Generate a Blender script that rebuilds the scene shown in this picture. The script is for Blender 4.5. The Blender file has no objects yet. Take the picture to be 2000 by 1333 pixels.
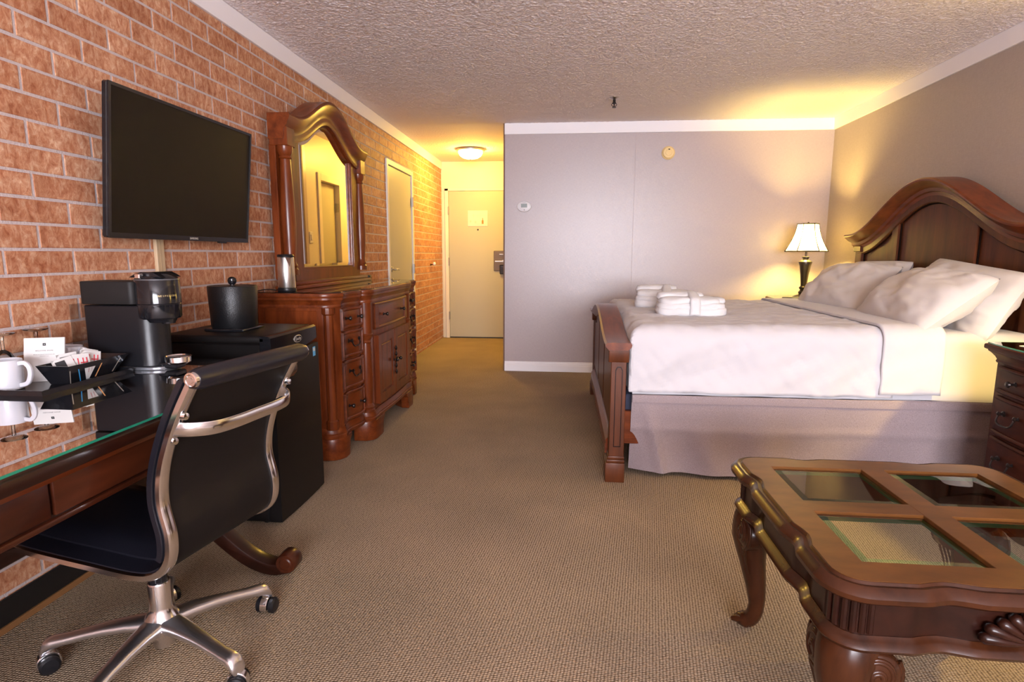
import bpy, bmesh, math, random
from mathutils import Vector, Matrix, noise
random.seed(7)
SC = bpy.context.scene
COL = SC.collection
R = math.radians
PI = math.pi

# ------------------------------------------------------------------ camera, world, light, exposure
FPX, PITCH, YAW, ROLL = 1130.0, 0.1490, -0.0935, 0.0036
CAM = Vector((1.7524, 0.0, 1.186))
cy, sy, cp, sp = math.cos(YAW), math.sin(YAW), math.cos(PITCH), math.sin(PITCH)
fw = Vector((sy*cp, cy*cp, -sp)); rt = Vector((cy, -sy, 0)); up = rt.cross(fw)
cr, sr = math.cos(ROLL), math.sin(ROLL)
rt, up = cr*rt + sr*up, -sr*rt + cr*up
cam = bpy.data.objects.new('camera', bpy.data.cameras.new('camera'))
COL.objects.link(cam)
cam.data.sensor_width = 36.0
cam.data.lens = 36.0*FPX/2000.0
cam.data.clip_start = 0.02
M = Matrix((rt, up, -fw)).transposed().to_4x4(); M.translation = CAM
cam.matrix_world = M
SC.camera = cam

world = bpy.data.worlds.new('world'); SC.world = world; world.use_nodes = True
wb = world.node_tree.nodes['Background']
wb.inputs[0].default_value = (0.75, 0.82, 1.0, 1); wb.inputs[1].default_value = 0.6

def area_light(name, loc, rot, sx, sy_, power, col):
    l = bpy.data.lights.new(name, 'AREA'); l.shape = 'RECTANGLE'; l.size = sx; l.size_y = sy_
    l.energy = power; l.color = col
    o = bpy.data.objects.new(name, l); COL.objects.link(o); o.location = loc; o.rotation_euler = rot
    return o
# daylight that enters by the window behind the photographer
WINDOW_POWER = 620.0
area_light('window_daylight', (2.5, -3.54, 1.5), (R(121), 0, 0), 2.6, 1.5, WINDOW_POWER, (0.93, 0.905, 1.0))
LAMP_COL = (1.0, 0.71, 0.20)
HALL_COL = (1.0, 0.62, 0.10)
LAMP_POWER = 66.0
HALL_EMIT = 165.0

SC.view_settings.view_transform = 'Standard'
SC.view_settings.look = 'None'
SC.view_settings.gamma = 1.0
SC.view_settings.use_curve_mapping = False
SC.view_settings.exposure = 0.12

# ------------------------------------------------------------------ materials
MATS = {}
def new_mat(name):
    m = bpy.data.materials.new(name); m.use_nodes = True
    nt = m.node_tree; b = nt.nodes['Principled BSDF']; MATS[name] = m
    return m, nt, b
def nd(nt, t, **kw):
    n = nt.nodes.new(t)
    for k, v in kw.items(): setattr(n, k, v)
    return n
def plain(name, col, rough=0.5, metal=0.0, spec=0.5, coat=0.0, bump=None, sheen=0.0):
    m, nt, b = new_mat(name)
    b.inputs['Base Color'].default_value = (*col, 1); b.inputs['Roughness'].default_value = rough
    b.inputs['Metallic'].default_value = metal; b.inputs['Specular IOR Level'].default_value = spec
    b.inputs['Coat Weight'].default_value = coat; b.inputs['Coat Roughness'].default_value = 0.08
    b.inputs['Sheen Weight'].default_value = sheen
    if bump:
        sc_, st, dist = bump
        tc = nd(nt, 'ShaderNodeNewGeometry'); n = nd(nt, 'ShaderNodeTexNoise'); n.inputs['Scale'].default_value = sc_
        n.inputs['Detail'].default_value = 4
        nt.links.new(tc.outputs['Position'], n.inputs['Vector'])
        bp = nd(nt, 'ShaderNodeBump'); bp.inputs['Strength'].default_value = st; bp.inputs['Distance'].default_value = dist
        nt.links.new(n.outputs['Fac'], bp.inputs['Height']); nt.links.new(bp.outputs['Normal'], b.inputs['Normal'])
    return m
def ramp(nt, stops):
    r = nd(nt, 'ShaderNodeValToRGB')
    e = r.color_ramp.elements
    while len(e) < len(stops): e.new(0.5)
    for i, (p, c) in enumerate(stops):
        e[i].position = p; e[i].color = (*c, 1)
    return r
def wood(name, dark, light, rough=0.30, scale=(6, 6, 60), coat=0.12, spec=0.28):
    m, nt, b = new_mat(name)
    tc = nd(nt, 'ShaderNodeTexCoord'); mp = nd(nt, 'ShaderNodeMapping')
    mp.inputs['Scale'].default_value = scale
    n = nd(nt, 'ShaderNodeTexNoise'); n.inputs['Scale'].default_value = 1.0; n.inputs['Detail'].default_value = 5
    n.inputs['Roughness'].default_value = 0.6; n.inputs['Distortion'].default_value = 0.4
    nt.links.new(tc.outputs['Object'], mp.inputs['Vector']); nt.links.new(mp.outputs['Vector'], n.inputs['Vector'])
    r = ramp(nt, [(0.3, dark), (0.72, light)])
    nt.links.new(n.outputs['Fac'], r.inputs['Fac']); nt.links.new(r.outputs['Color'], b.inputs['Base Color'])
    b.inputs['Roughness'].default_value = rough; b.inputs['Coat Weight'].default_value = coat
    b.inputs['Coat Roughness'].default_value = 0.12; b.inputs['Specular IOR Level'].default_value = spec
    return m

# grain across each main direction
WOOD = wood('cherry_wood', (0.078, 0.014, 0.003), (0.195, 0.042, 0.009), scale=(22, 22, 3))
WOODY = wood('cherry_wood_long', (0.078, 0.014, 0.003), (0.195, 0.042, 0.009), scale=(22, 3, 22))
WOODX = wood('cherry_wood_cross', (0.078, 0.014, 0.003), (0.195, 0.042, 0.009), scale=(3, 22, 22))
WOODD = wood('dark_cherry', (0.011, 0.003, 0.002), (0.027, 0.007, 0.0035), scale=(20, 4, 20))
WOODK = wood('desk_cherry', (0.025, 0.0055, 0.0024), (0.066, 0.0145, 0.0048), scale=(22, 3, 22))
WOODL = wood('table_leg_cherry', (0.021, 0.0062, 0.0026), (0.056, 0.0165, 0.0055), scale=(12, 12, 5), rough=0.26)
WOODN = wood('nightstand_cherry', (0.030, 0.0065, 0.0028), (0.080, 0.018, 0.006), scale=(22, 3, 22), rough=0.5, coat=0.0, spec=0.1)
WOODT = wood('table_cherry', (0.068, 0.023, 0.005), (0.155, 0.057, 0.012), scale=(5, 16, 16), rough=0.3)
WOODH = wood('headboard_cherry', (0.055, 0.014, 0.004), (0.120, 0.032, 0.009), scale=(20, 20, 3), rough=0.42, coat=0.08)
WHITE_PAINT = plain('cream_paint', (0.72, 0.66, 0.56), 0.45)
TRIM_PAINT = plain('white_trim', (0.84, 0.80, 0.82), 0.5)
DOOR_PAINT = plain('grey_door_paint', (0.42, 0.395, 0.30), 0.42)
HALL_PAINT = plain('hall_wall_paint', (0.70, 0.64, 0.52), 0.42)
STEEL = plain('brushed_steel', (0.62, 0.60, 0.58), 0.28, 1.0)
HINGE = plain('hinge_steel', (0.42, 0.40, 0.38), 0.4, 1.0)
CHROME = plain('chrome', (0.80, 0.77, 0.76), 0.09, 1.0)
CHAIR_METAL = plain('polished_aluminium', (0.78, 0.77, 0.79), 0.16, 1.0)
BRONZE = plain('dark_bronze', (0.030, 0.022, 0.020), 0.3, 0.7)
BLACK_GLOSS = plain('gloss_black', (0.008, 0.008, 0.010), 0.12)
BLACK_SAT = plain('satin_black', (0.007, 0.007, 0.009), 0.34, spec=0.35)
BLACK_MATT = plain('matt_black', (0.009, 0.008, 0.008), 0.55, spec=0.3)
FRIDGE_BLACK = plain('fridge_black', (0.006, 0.005, 0.005), 0.42, spec=0.2, bump=(900, 0.15, 0.0004))
SCREEN = plain('tv_screen', (0.006, 0.0045, 0.0045), 0.45, spec=0.12)
CAST = plain('cast_aluminium', (0.80, 0.79, 0.82), 0.30, 1.0)
LEATHER = plain('black_leather', (0.006, 0.006, 0.010), 0.34, bump=(350, 0.25, 0.001))
LEATHER_BACK = plain('black_leather_back', (0.008, 0.006, 0.0055), 0.55, spec=0.15, bump=(500, 0.2, 0.0006))
BUCKET = plain('bucket_leatherette', (0.006, 0.006, 0.007), 0.36, spec=0.35, bump=(260, 0.5, 0.002))
CERAMIC = plain('white_ceramic', (0.52, 0.52, 0.56), 0.16, coat=0.3)
PAPER = plain('white_paper', (0.56, 0.545, 0.53), 0.7)
CARD_EDGE = plain('card_edge', (0.70, 0.56, 0.38), 0.8)
INK = plain('black_ink', (0.012, 0.012, 0.014), 0.6)
GREY_INK = plain('grey_ink', (0.20, 0.19, 0.19), 0.7)
RED_INK = plain('red_ink', (0.55, 0.03, 0.05), 0.6)
BLUE_INK = plain('blue_ink', (0.03, 0.25, 0.55), 0.6)
ORANGE_INK = plain('orange_ink', (0.75, 0.36, 0.14), 0.6)
BROWN_INK = plain('brown_ink', (0.30, 0.17, 0.03), 0.6)
SILVER_INK = plain('silver_print', (0.60, 0.56, 0.50), 0.35, 0.6)
GOLD_INK = plain('gold_print', (0.62, 0.47, 0.22), 0.35, 0.6)
PLASTIC_W = plain('white_plastic', (0.72, 0.70, 0.72), 0.4)
PLASTIC_CREAM = plain('cream_plastic', (0.80, 0.58, 0.26), 0.5)
LCD = plain('lcd_grey', (0.20, 0.23, 0.22), 0.3)
SILVER_PLASTIC = plain('grey_metal_plastic', (0.20, 0.21, 0.23), 0.28, 0.7)
LAMP_BODY = plain('lamp_bronze', (0.055, 0.045, 0.032), 0.28, 0.5)
TERRY = plain('white_terry', (0.80, 0.78, 0.78), 0.95, spec=0.1, bump=(420, 0.9, 0.004), sheen=0.3)
SHEET = plain('white_cotton', (0.58, 0.555, 0.575), 0.85, spec=0.15, bump=(140, 0.12, 0.002), sheen=0.15)
PILLOW = plain('pillow_cotton', (0.64, 0.59, 0.56), 0.85, spec=0.15, bump=(30, 0.12, 0.006), sheen=0.15)
GROOVE_SHADE = plain('dark_groove_shade', (0.010, 0.004, 0.002), 0.85, spec=0.1)  # shade at the headboard panel edges, put into a flat dark colour
BOARD_BROWN = plain('brown_board', (0.22, 0.10, 0.035), 0.6)
CORNER_BROWN = plain('brown_corner_bead', (0.16, 0.085, 0.055), 0.6)

def skirt_mat():
    m, nt, b = new_mat('taupe_skirt')
    g = nd(nt, 'ShaderNodeNewGeometry'); n = nd(nt, 'ShaderNodeTexNoise'); n.inputs['Scale'].default_value = 260
    nt.links.new(g.outputs['Position'], n.inputs['Vector'])
    r = ramp(nt, [(0.35, (0.26, 0.203, 0.212)), (0.65, (0.33, 0.265, 0.275))])
    nt.links.new(n.outputs['Fac'], r.inputs['Fac']); nt.links.new(r.outputs['Color'], b.inputs['Base Color'])
    b.inputs['Roughness'].default_value = 0.75; b.inputs['Sheen Weight'].default_value = 0.2
    b.inputs['Specular IOR Level'].default_value = 0.25
    return m
SKIRT = skirt_mat()

def wallpaper(name, col, rough, spec, bump_st, sx=(300, 300, 40)):
    m, nt, b = new_mat(name)
    g = nd(nt, 'ShaderNodeNewGeometry')
    hs = []
    for s in (sx, (sx[2], sx[2], sx[0])):
        mp = nd(nt, 'ShaderNodeMapping'); mp.inputs['Scale'].default_value = s
        n = nd(nt, 'ShaderNodeTexNoise'); n.inputs['Scale'].default_value = 1.0; n.inputs['Detail'].default_value = 3
        nt.links.new(g.outputs['Position'], mp.inputs['Vector']); nt.links.new(mp.outputs['Vector'], n.inputs['Vector'])
        hs.append(n)
    a = nd(nt, 'ShaderNodeMath', operation='ADD')
    nt.links.new(hs[0].outputs['Fac'], a.inputs[0]); nt.links.new(hs[1].outputs['Fac'], a.inputs[1])
    r = ramp(nt, [(0.35, tuple(c*0.93 for c in col)), (0.65, tuple(min(1, c*1.06) for c in col))])
    h = nd(nt, 'ShaderNodeMath', operation='MULTIPLY'); h.inputs[1].default_value = 0.5
    nt.links.new(a.outputs[0], h.inputs[0]); nt.links.new(h.outputs[0], r.inputs['Fac'])
    nt.links.new(r.outputs['Color'], b.inputs['Base Color'])
    bp = nd(nt, 'ShaderNodeBump'); bp.inputs['Strength'].default_value = bump_st; bp.inputs['Distance'].default_value = 0.002
    nt.links.new(a.outputs[0], bp.inputs['Height']); nt.links.new(bp.outputs['Normal'], b.inputs['Normal'])
    b.inputs['Roughness'].default_value = rough; b.inputs['Specular IOR Level'].default_value = spec
    return m
PAPER_FAR = wallpaper('linen_wallpaper', (0.42, 0.345, 0.345), 0.31, 0.62, 0.24)
PAPER_RIGHT = wallpaper('taupe_wallpaper', (0.40, 0.33, 0.29), 0.55, 0.3, 0.15)

def ceiling_mat():
    m, nt, b = new_mat('popcorn_ceiling')
    g = nd(nt, 'ShaderNodeNewGeometry')
    v = nd(nt, 'ShaderNodeTexVoronoi'); v.inputs['Scale'].default_value = 70
    n = nd(nt, 'ShaderNodeTexNoise'); n.inputs['Scale'].default_value = 60; n.inputs['Detail'].default_value = 6
    n.inputs['Roughness'].default_value = 0.7
    nt.links.new(g.outputs['Position'], v.inputs['Vector']); nt.links.new(g.outputs['Position'], n.inputs['Vector'])
    s = nd(nt, 'ShaderNodeMath', operation='SUBTRACT')
    nt.links.new(n.outputs['Fac'], s.inputs[0]); nt.links.new(v.outputs['Distance'], s.inputs[1])
    bp = nd(nt, 'ShaderNodeBump'); bp.inputs['Strength'].default_value = 0.6; bp.inputs['Distance'].default_value = 0.008
    nt.links.new(s.outputs[0], bp.inputs['Height']); nt.links.new(bp.outputs['Normal'], b.inputs['Normal'])
    b.inputs['Base Color'].default_value = (0.88, 0.80, 0.80, 1); b.inputs['Roughness'].default_value = 0.8
    b.inputs['Specular IOR Level'].default_value = 0.2
    return m
CEIL = ceiling_mat()

def carpet_mat():
    m, nt, b = new_mat('woven_loop_carpet')
    g = nd(nt, 'ShaderNodeNewGeometry'); mp = nd(nt, 'ShaderNodeMapping')
    mp.inputs['Scale'].default_value = (104, 138, 1); mp.inputs['Rotation'].default_value = (0, 0, R(6))
    v = nd(nt, 'ShaderNodeTexVoronoi'); v.inputs['Scale'].default_value = 1.0; v.inputs['Randomness'].default_value = 0.2
    nt.links.new(g.outputs['Position'], mp.inputs['Vector']); nt.links.new(mp.outputs['Vector'], v.inputs['Vector'])
    v.voronoi_dimensions = '2D'
    r = ramp(nt, [(0.20, (0.46, 0.355, 0.250)), (0.60, (0.12, 0.080, 0.048))])
    nt.links.new(v.outputs['Distance'], r.inputs['Fac'])
    n = nd(nt, 'ShaderNodeTexNoise'); n.inputs['Scale'].default_value = 2.2; n.inputs['Detail'].default_value = 4
    nt.links.new(g.outputs['Position'], n.inputs['Vector'])
    r2 = ramp(nt, [(0.3, (0.86, 0.86, 0.86)), (0.7, (1.08, 1.06, 1.04))])
    nt.links.new(n.outputs['Fac'], r2.inputs['Fac'])
    mx = nd(nt, 'ShaderNodeMix', data_type='RGBA', blend_type='MULTIPLY'); mx.inputs['Factor'].default_value = 1.0
    nt.links.new(r.outputs['Color'], mx.inputs[6]); nt.links.new(r2.outputs['Color'], mx.inputs[7])
    nt.links.new(mx.outputs[2], b.inputs['Base Color'])
    inv = nd(nt, 'ShaderNodeMath', operation='SUBTRACT'); inv.inputs[0].default_value = 1.0
    nt.links.new(v.outputs['Distance'], inv.inputs[1])
    bp = nd(nt, 'ShaderNodeBump'); bp.inputs['Strength'].default_value = 0.7; bp.inputs['Distance'].default_value = 0.006
    nt.links.new(inv.outputs[0], bp.inputs['Height']); nt.links.new(bp.outputs['Normal'], b.inputs['Normal'])
    b.inputs['Roughness'].default_value = 0.95; b.inputs['Specular IOR Level'].default_value = 0.1
    return m
CARPET = carpet_mat()

def brick_mat():
    m, nt, b = new_mat('mottled_brick')
    g = nd(nt, 'ShaderNodeNewGeometry')
    mp = nd(nt, 'ShaderNodeMapping'); mp.inputs['Scale'].default_value = (36, 42, 26)
    n = nd(nt, 'ShaderNodeTexNoise'); n.inputs['Scale'].default_value = 1.0; n.inputs['Detail'].default_value = 7
    n.inputs['Roughness'].default_value = 0.76; n.inputs['Distortion'].default_value = 0.5
    nt.links.new(g.outputs['Position'], mp.inputs['Vector']); nt.links.new(mp.outputs['Vector'], n.inputs['Vector'])
    r = ramp(nt, [(0.30, (0.29, 0.090, 0.040)), (0.43, (0.42, 0.170, 0.088)), (0.53, (0.53, 0.27, 0.155)), (0.66, (0.65, 0.43, 0.29))])
    nt.links.new(n.outputs['Fac'], r.inputs['Fac'])
    mp2 = nd(nt, 'ShaderNodeMapping'); mp2.inputs['Scale'].default_value = (9, 7, 10)
    n2 = nd(nt, 'ShaderNodeTexNoise'); n2.inputs['Scale'].default_value = 1.0
    nt.links.new(g.outputs['Position'], mp2.inputs['Vector']); nt.links.new(mp2.outputs['Vector'], n2.inputs['Vector'])
    r2 = ramp(nt, [(0.32, (0.84, 0.75, 0.69)), (0.66, (1.08, 1.10, 1.10))])
    nt.links.new(n2.outputs['Fac'], r2.inputs['Fac'])
    mx = nd(nt, 'ShaderNodeMix', data_type='RGBA', blend_type='MULTIPLY'); mx.inputs['Factor'].default_value = 1.0
    nt.links.new(r.outputs['Color'], mx.inputs[6]); nt.links.new(r2.outputs['Color'], mx.inputs[7])
    oi = nd(nt, 'ShaderNodeObjectInfo')
    r3 = ramp(nt, [(0.0, (0.86, 0.80, 0.77)), (0.5, (1.0, 1.0, 1.0)), (1.0, (1.07, 1.12, 1.16))])
    nt.links.new(oi.outputs['Random'], r3.inputs['Fac'])
    mx2 = nd(nt, 'ShaderNodeMix', data_type='RGBA', blend_type='MULTIPLY'); mx2.inputs['Factor'].default_value = 1.0
    nt.links.new(mx.outputs[2], mx2.inputs[6]); nt.links.new(r3.outputs['Color'], mx2.inputs[7])
    nt.links.new(mx2.outputs[2], b.inputs['Base Color'])
    bp = nd(nt, 'ShaderNodeBump'); bp.inputs['Strength'].default_value = 0.45; bp.inputs['Distance'].default_value = 0.004
    nt.links.new(n.outputs['Fac'], bp.inputs['Height']); nt.links.new(bp.outputs['Normal'], b.inputs['Normal'])
    b.inputs['Roughness'].default_value = 0.62; b.inputs['Specular IOR Level'].default_value = 0.3
    return m
BRICK = brick_mat()
MORTAR = plain('grey_mortar', (0.50, 0.42, 0.41), 0.9, bump=(160, 0.6, 0.004))

def glass(name, col=(1, 1, 1), rough=0.0, refl=0.12):
    m = bpy.data.materials.new(name); m.use_nodes = True; MATS[name] = m
    nt = m.node_tree; nt.nodes.clear()
    out = nd(nt, 'ShaderNodeOutputMaterial'); mix = nd(nt, 'ShaderNodeMixShader')
    tr = nd(nt, 'ShaderNodeBsdfTransparent'); tr.inputs[0].default_value = (*col, 1)
    gl = nd(nt, 'ShaderNodeBsdfGlossy'); gl.inputs['Roughness'].default_value = rough
    lw = nd(nt, 'ShaderNodeFresnel'); lw.inputs[0].default_value = 1.5
    ml = nd(nt, 'ShaderNodeMath', operation='MULTIPLY'); ml.inputs[1].default_value = refl/0.08
    nt.links.new(lw.outputs[0], ml.inputs[0]); nt.links.new(ml.outputs[0], mix.inputs[0])
    nt.links.new(tr.outputs[0], mix.inputs[1]); nt.links.new(gl.outputs[0], mix.inputs[2])
    nt.links.new(mix.outputs[0], out.inputs[0])
    return m
GLASS = glass('clear_glass', (0.97, 0.99, 0.98), refl=0.09)
DESK_GLASS = glass('desk_glass', (0.90, 0.96, 0.93), refl=0.16)
TABLE_GLASS = glass('table_glass', (0.86, 0.93, 0.88), refl=0.10)
BEVEL_GLASS = glass('bevel_glass', (0.42, 0.72, 0.52), refl=0.12)
TANK = glass('clear_tank', (0.985, 0.98, 0.98), refl=0.035)
GREEN_EDGE = plain('green_glass_edge', (0.02, 0.22, 0.13), 0.12)
MIRROR = plain('mirror_glass', (0.92, 0.92, 0.88), 0.015, 1.0)

def shade_mat():
    m = bpy.data.materials.new('lamp_shade_fabric'); m.use_nodes = True; nt = m.node_tree; nt.nodes.clear()
    out = nd(nt, 'ShaderNodeOutputMaterial'); mix = nd(nt, 'ShaderNodeMixShader'); mix.inputs[0].default_value = 0.72
    d = nd(nt, 'ShaderNodeBsdfDiffuse'); d.inputs[0].default_value = (0.70, 0.64, 0.48, 1)
    t = nd(nt, 'ShaderNodeBsdfTranslucent'); t.inputs[0].default_value = (0.92, 0.86, 0.66, 1)
    nt.links.new(d.outputs[0], mix.inputs[1]); nt.links.new(t.outputs[0], mix.inputs[2]); nt.links.new(mix.outputs[0], out.inputs[0])
    return m
SHADE = shade_mat()
def emit(name, col, st):
    m = bpy.data.materials.new(name); m.use_nodes = True; nt = m.node_tree; nt.nodes.clear()
    out = nd(nt, 'ShaderNodeOutputMaterial'); e = nd(nt, 'ShaderNodeEmission')
    e.inputs[0].default_value = (*col, 1); e.inputs[1].default_value = st
    nt.links.new(e.outputs[0], out.inputs[0]); return m
BULB = emit('lit_bulb', LAMP_COL, LAMP_POWER/(PI*0.0088))
DOME = emit('lit_dome', HALL_COL, HALL_EMIT)

# ------------------------------------------------------------------ mesh building
class MB:
    def __init__(s): s.v = []; s.f = []
    def add(s, vs, fs):
        o = len(s.v); s.v += [tuple(p) for p in vs]; s.f += [tuple(i+o for i in f) for f in fs]; return s
    def bm_add(s, bm):
        bm.verts.index_update()
        s.add([v.co[:] for v in bm.verts], [[v.index for v in f.verts] for f in bm.faces]); bm.free(); return s
    def box(s, x0, y0, z0, x1, y1, z1, bev=0.0, seg=1):
        bm = bmesh.new(); bmesh.ops.create_cube(bm, size=1.0)
        for v in bm.verts:
            v.co = Vector(((x0+x1)/2+v.co.x*(x1-x0), (y0+y1)/2+v.co.y*(y1-y0), (z0+z1)/2+v.co.z*(z1-z0)))
        if bev: bmesh.ops.bevel(bm, geom=bm.edges[:], offset=bev, segments=seg, profile=0.5, affect='EDGES')
        return s.bm_add(bm)
    def prism(s, pts, axis, a, b, bev=0.0, seg=1):
        mp = {'x': lambda u, v, w: (w, u, v), 'y': lambda u, v, w: (u, w, v), 'z': lambda u, v, w: (u, v, w)}[axis]
        n = len(pts)
        bm = bmesh.new()
        lo = [bm.verts.new(mp(u, v, a)) for u, v in pts]; hi = [bm.verts.new(mp(u, v, b)) for u, v in pts]
        c1 = bm.faces.new(lo[::-1]); c2 = bm.faces.new(hi)
        for i in range(n): bm.faces.new((lo[i], lo[(i+1) % n], hi[(i+1) % n], hi[i]))
        bmesh.ops.recalc_face_normals(bm, faces=bm.faces[:])
        if bev:
            es = [e for e in bm.edges if (c1 in e.link_faces or c2 in e.link_faces)]
            bmesh.ops.bevel(bm, geom=es, offset=bev, segments=seg, profile=0.5, affect='EDGES')
        return s.bm_add(bm)
    def lathe(s, prof, c=(0, 0, 0), n=24, axis='z'):
        vs = []; fs = []
        for r, z in prof:
            for k in range(n):
                a = 2*PI*k/n; x, y = r*math.cos(a), r*math.sin(a)
                p = (x, y, z) if axis == 'z' else ((z, x, y) if axis == 'x' else (x, z, y))
                vs.append((c[0]+p[0], c[1]+p[1], c[2]+p[2]))
        m = len(prof)
        for i in range(m-1):
            for k in range(n):
                fs.append((i*n+k, i*n+(k+1) % n, (i+1)*n+(k+1) % n, (i+1)*n+k))
        if prof[0][0] > 1e-6: fs.append(tuple(range(n-1, -1, -1)))
        if prof[-1][0] > 1e-6: fs.append(tuple((m-1)*n+k for k in range(n)))
        return s.add(vs, fs)
    def tube(s, pts, r, n=10, cap=True, flat=None):
        """round tube along pts; r a radius or a list; flat=(a,b) gives an elliptic/rect-like section with b along z-ish"""
        pts = [Vector(p) for p in pts]; m = len(pts)
        rs = r if isinstance(r, (list, tuple)) else [r]*m
        vs = []; fs = []; ref = None
        for i, p in enumerate(pts):
            t = (pts[min(i+1, m-1)]-pts[max(i-1, 0)]).normalized()
            if ref is None:
                ref = Vector((0, 0, 1)) if abs(t.z) < 0.9 else Vector((1, 0, 0))
            a = ref - t*ref.dot(t)
            if a.length < 1e-6: a = t.orthogonal()
            a.normalize(); ref = a; b = t.cross(a)
            for k in range(n):
                g = 2*PI*(k+0.5)/n
                ca, sa = math.cos(g), math.sin(g)
                if flat:
                    e = 0.45
                    ca = math.copysign(abs(ca)**e, ca)*flat[0]; sa = math.copysign(abs(sa)**e, sa)*flat[1]
                vs.append(p + (a*ca + b*sa)*rs[i])
        for i in range(m-1):
            for k in range(n): fs.append((i*n+k, i*n+(k+1) % n, (i+1)*n+(k+1) % n, (i+1)*n+k))
        if cap: fs.append(tuple(range(n-1, -1, -1))); fs.append(tuple((m-1)*n+k for k in range(n)))
        return s.add(vs, fs)
    def sweep(s, path, sec, mapf, sgn=1, closed=False, caps=True):
        """section points (a,b): a along the path's left normal (times sgn), b the third coordinate"""
        m = len(path); n = len(sec); vs = []; fs = []
        P = [Vector(p) for p in path]
        for i in range(m):
            if closed: d0 = (P[i]-P[i-1]).normalized(); d1 = (P[(i+1) % m]-P[i]).normalized()
            else:
                d1 = (P[min(i+1, m-1)]-P[min(i, m-2)]).normalized(); d0 = (P[max(i, 1)]-P[max(i-1, 0)]).normalized()
            n0 = Vector((-d0.y, d0.x)); n1 = Vector((-d1.y, d1.x)); nn = (n0+n1)
            nn = nn.normalized() if nn.length > 1e-6 else n1
            k = 1.0/max(0.45, nn.dot(n1))
            for a, b in sec:
                q = P[i] + nn*(a*sgn*k); vs.append(mapf(q.x, q.y, b))
        for i in range(m if closed else m-1):
            j = (i+1) % m
            for k in range(n): fs.append((i*n+k, i*n+(k+1) % n, j*n+(k+1) % n, j*n+k))
        if caps and not closed: fs.append(tuple(range(n-1, -1, -1))); fs.append(tuple((m-1)*n+k for k in range(n)))
        return s.add(vs, fs)
    def ring(s, outer, inner, mapf, w0, w1):
        n = len(outer); vs = []; fs = []
        for w in (w0, w1):
            vs += [mapf(u, v, w) for u, v in outer] + [mapf(u, v, w) for u, v in inner]
        for i in range(n):
            j = (i+1) % n
            fs += [(i, j, n+j, n+i), (2*n+i, 3*n+i, 3*n+j, 2*n+j), (i, 2*n+i, 2*n+j, j), (n+i, n+j, 3*n+j, 3*n+i)]
        return s.add(vs, fs)
    def grid(s, f, nu, nv, two=None):
        vs = [f(i/nu, j/nv) for i in range(nu+1) for j in range(nv+1)]
        fs = [(i*(nv+1)+j, (i+1)*(nv+1)+j, (i+1)*(nv+1)+j+1, i*(nv+1)+j+1) for i in range(nu) for j in range(nv)]
        return s.add(vs, fs)
    def xf(s, mat): s.v = [tuple(mat @ Vector(p)) for p in s.v]; return s

ROOTM = {}
def empty(name, loc, rotz=0.0):
    o = bpy.data.objects.new(name, None); COL.objects.link(o); o.location = loc; o.rotation_euler = (0, 0, rotz)
    o.empty_display_size = 0.1
    ROOTM[o.name] = Matrix.Translation(loc) @ Matrix.Rotation(rotz, 4, 'Z'); return o
def tag(o, label=None, cat=None, group=None, kind=None):
    if label: o['label'] = label
    if cat: o['category'] = cat
    if group: o['group'] = group
    if kind: o['kind'] = kind
    return o
def thing(name, label, cat, loc=(0, 0, 0), rotz=0.0, group=None):
    return tag(empty(name, Vector(loc), rotz), label, cat, group)
def root_of(o):
    while o.parent: o = o.parent
    return o
def build(name, mb, mat, parent=None, local=False, smooth=35, origin=None, label=None):
    vs = mb.v; loc = None
    if parent is not None and not local:
        r = root_of(parent)
        if r.name in ROOTM:
            inv = ROOTM[r.name].inverted(); vs = [tuple(inv @ Vector(p)) for p in vs]
    elif parent is None:
        if origin is None:
            xs, ys, zs = zip(*vs); origin = ((min(xs)+max(xs))/2, (min(ys)+max(ys))/2, min(zs))
        vs = [(p[0]-origin[0], p[1]-origin[1], p[2]-origin[2]) for p in vs]; loc = origin
    me = bpy.data.meshes.new(name); me.from_pydata(vs, [], mb.f)
    bm = bmesh.new(); bm.from_mesh(me); bmesh.ops.recalc_face_normals(bm, faces=bm.faces[:]); bm.to_mesh(me); bm.free()
    if smooth:
        me.polygons.foreach_set('use_smooth', [True]*len(me.polygons))
        me.set_sharp_from_angle(angle=R(smooth))
    me.materials.append(mat)
    o = bpy.data.objects.new(name, me); COL.objects.link(o)
    if loc: o.location = loc; ROOTM[o.name] = Matrix.Translation(loc)
    if parent is not None: o.parent = parent
    if label: o['label'] = label
    return o
def single(name, mb, mat, label, cat, group=None, smooth=35):
    return tag(build(name, mb, mat, smooth=smooth), label, cat, group)
def structure(name, mb, mat, parent=None, smooth=0, label=None):
    o = build(name, mb, mat, parent, smooth=smooth); 
    if parent is None: tag(o, label, kind='structure')
    return o
def lettering(name, txt, size, mat, parent, frame, extr=0.0004, align='CENTER', space=1.0):
    """flat print: frame = (origin, right vector, up vector) in world space"""
    c = bpy.data.curves.new(name, 'FONT'); c.body = txt; c.size = size; c.align_x = align; c.align_y = 'CENTER'
    c.extrude = extr; c.space_character = space; c.resolution_u = 2
    t = bpy.data.objects.new(name+'_curve', c); COL.objects.link(t)
    bpy.context.view_layer.update()
    dg = bpy.context.evaluated_depsgraph_get()
    me = bpy.data.meshes.new_from_object(t.evaluated_get(dg))
    bpy.data.objects.remove(t)
    o, r, u = (Vector(q) for q in frame); r.normalize(); u.normalize(); n = r.cross(u)
    mb = MB().add([o + r*v.co.x + u*v.co.y + n*v.co.z for v in me.vertices], [tuple(p.vertices) for p in me.polygons])
    return build(name, mb, mat, parent, smooth=0)
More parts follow.
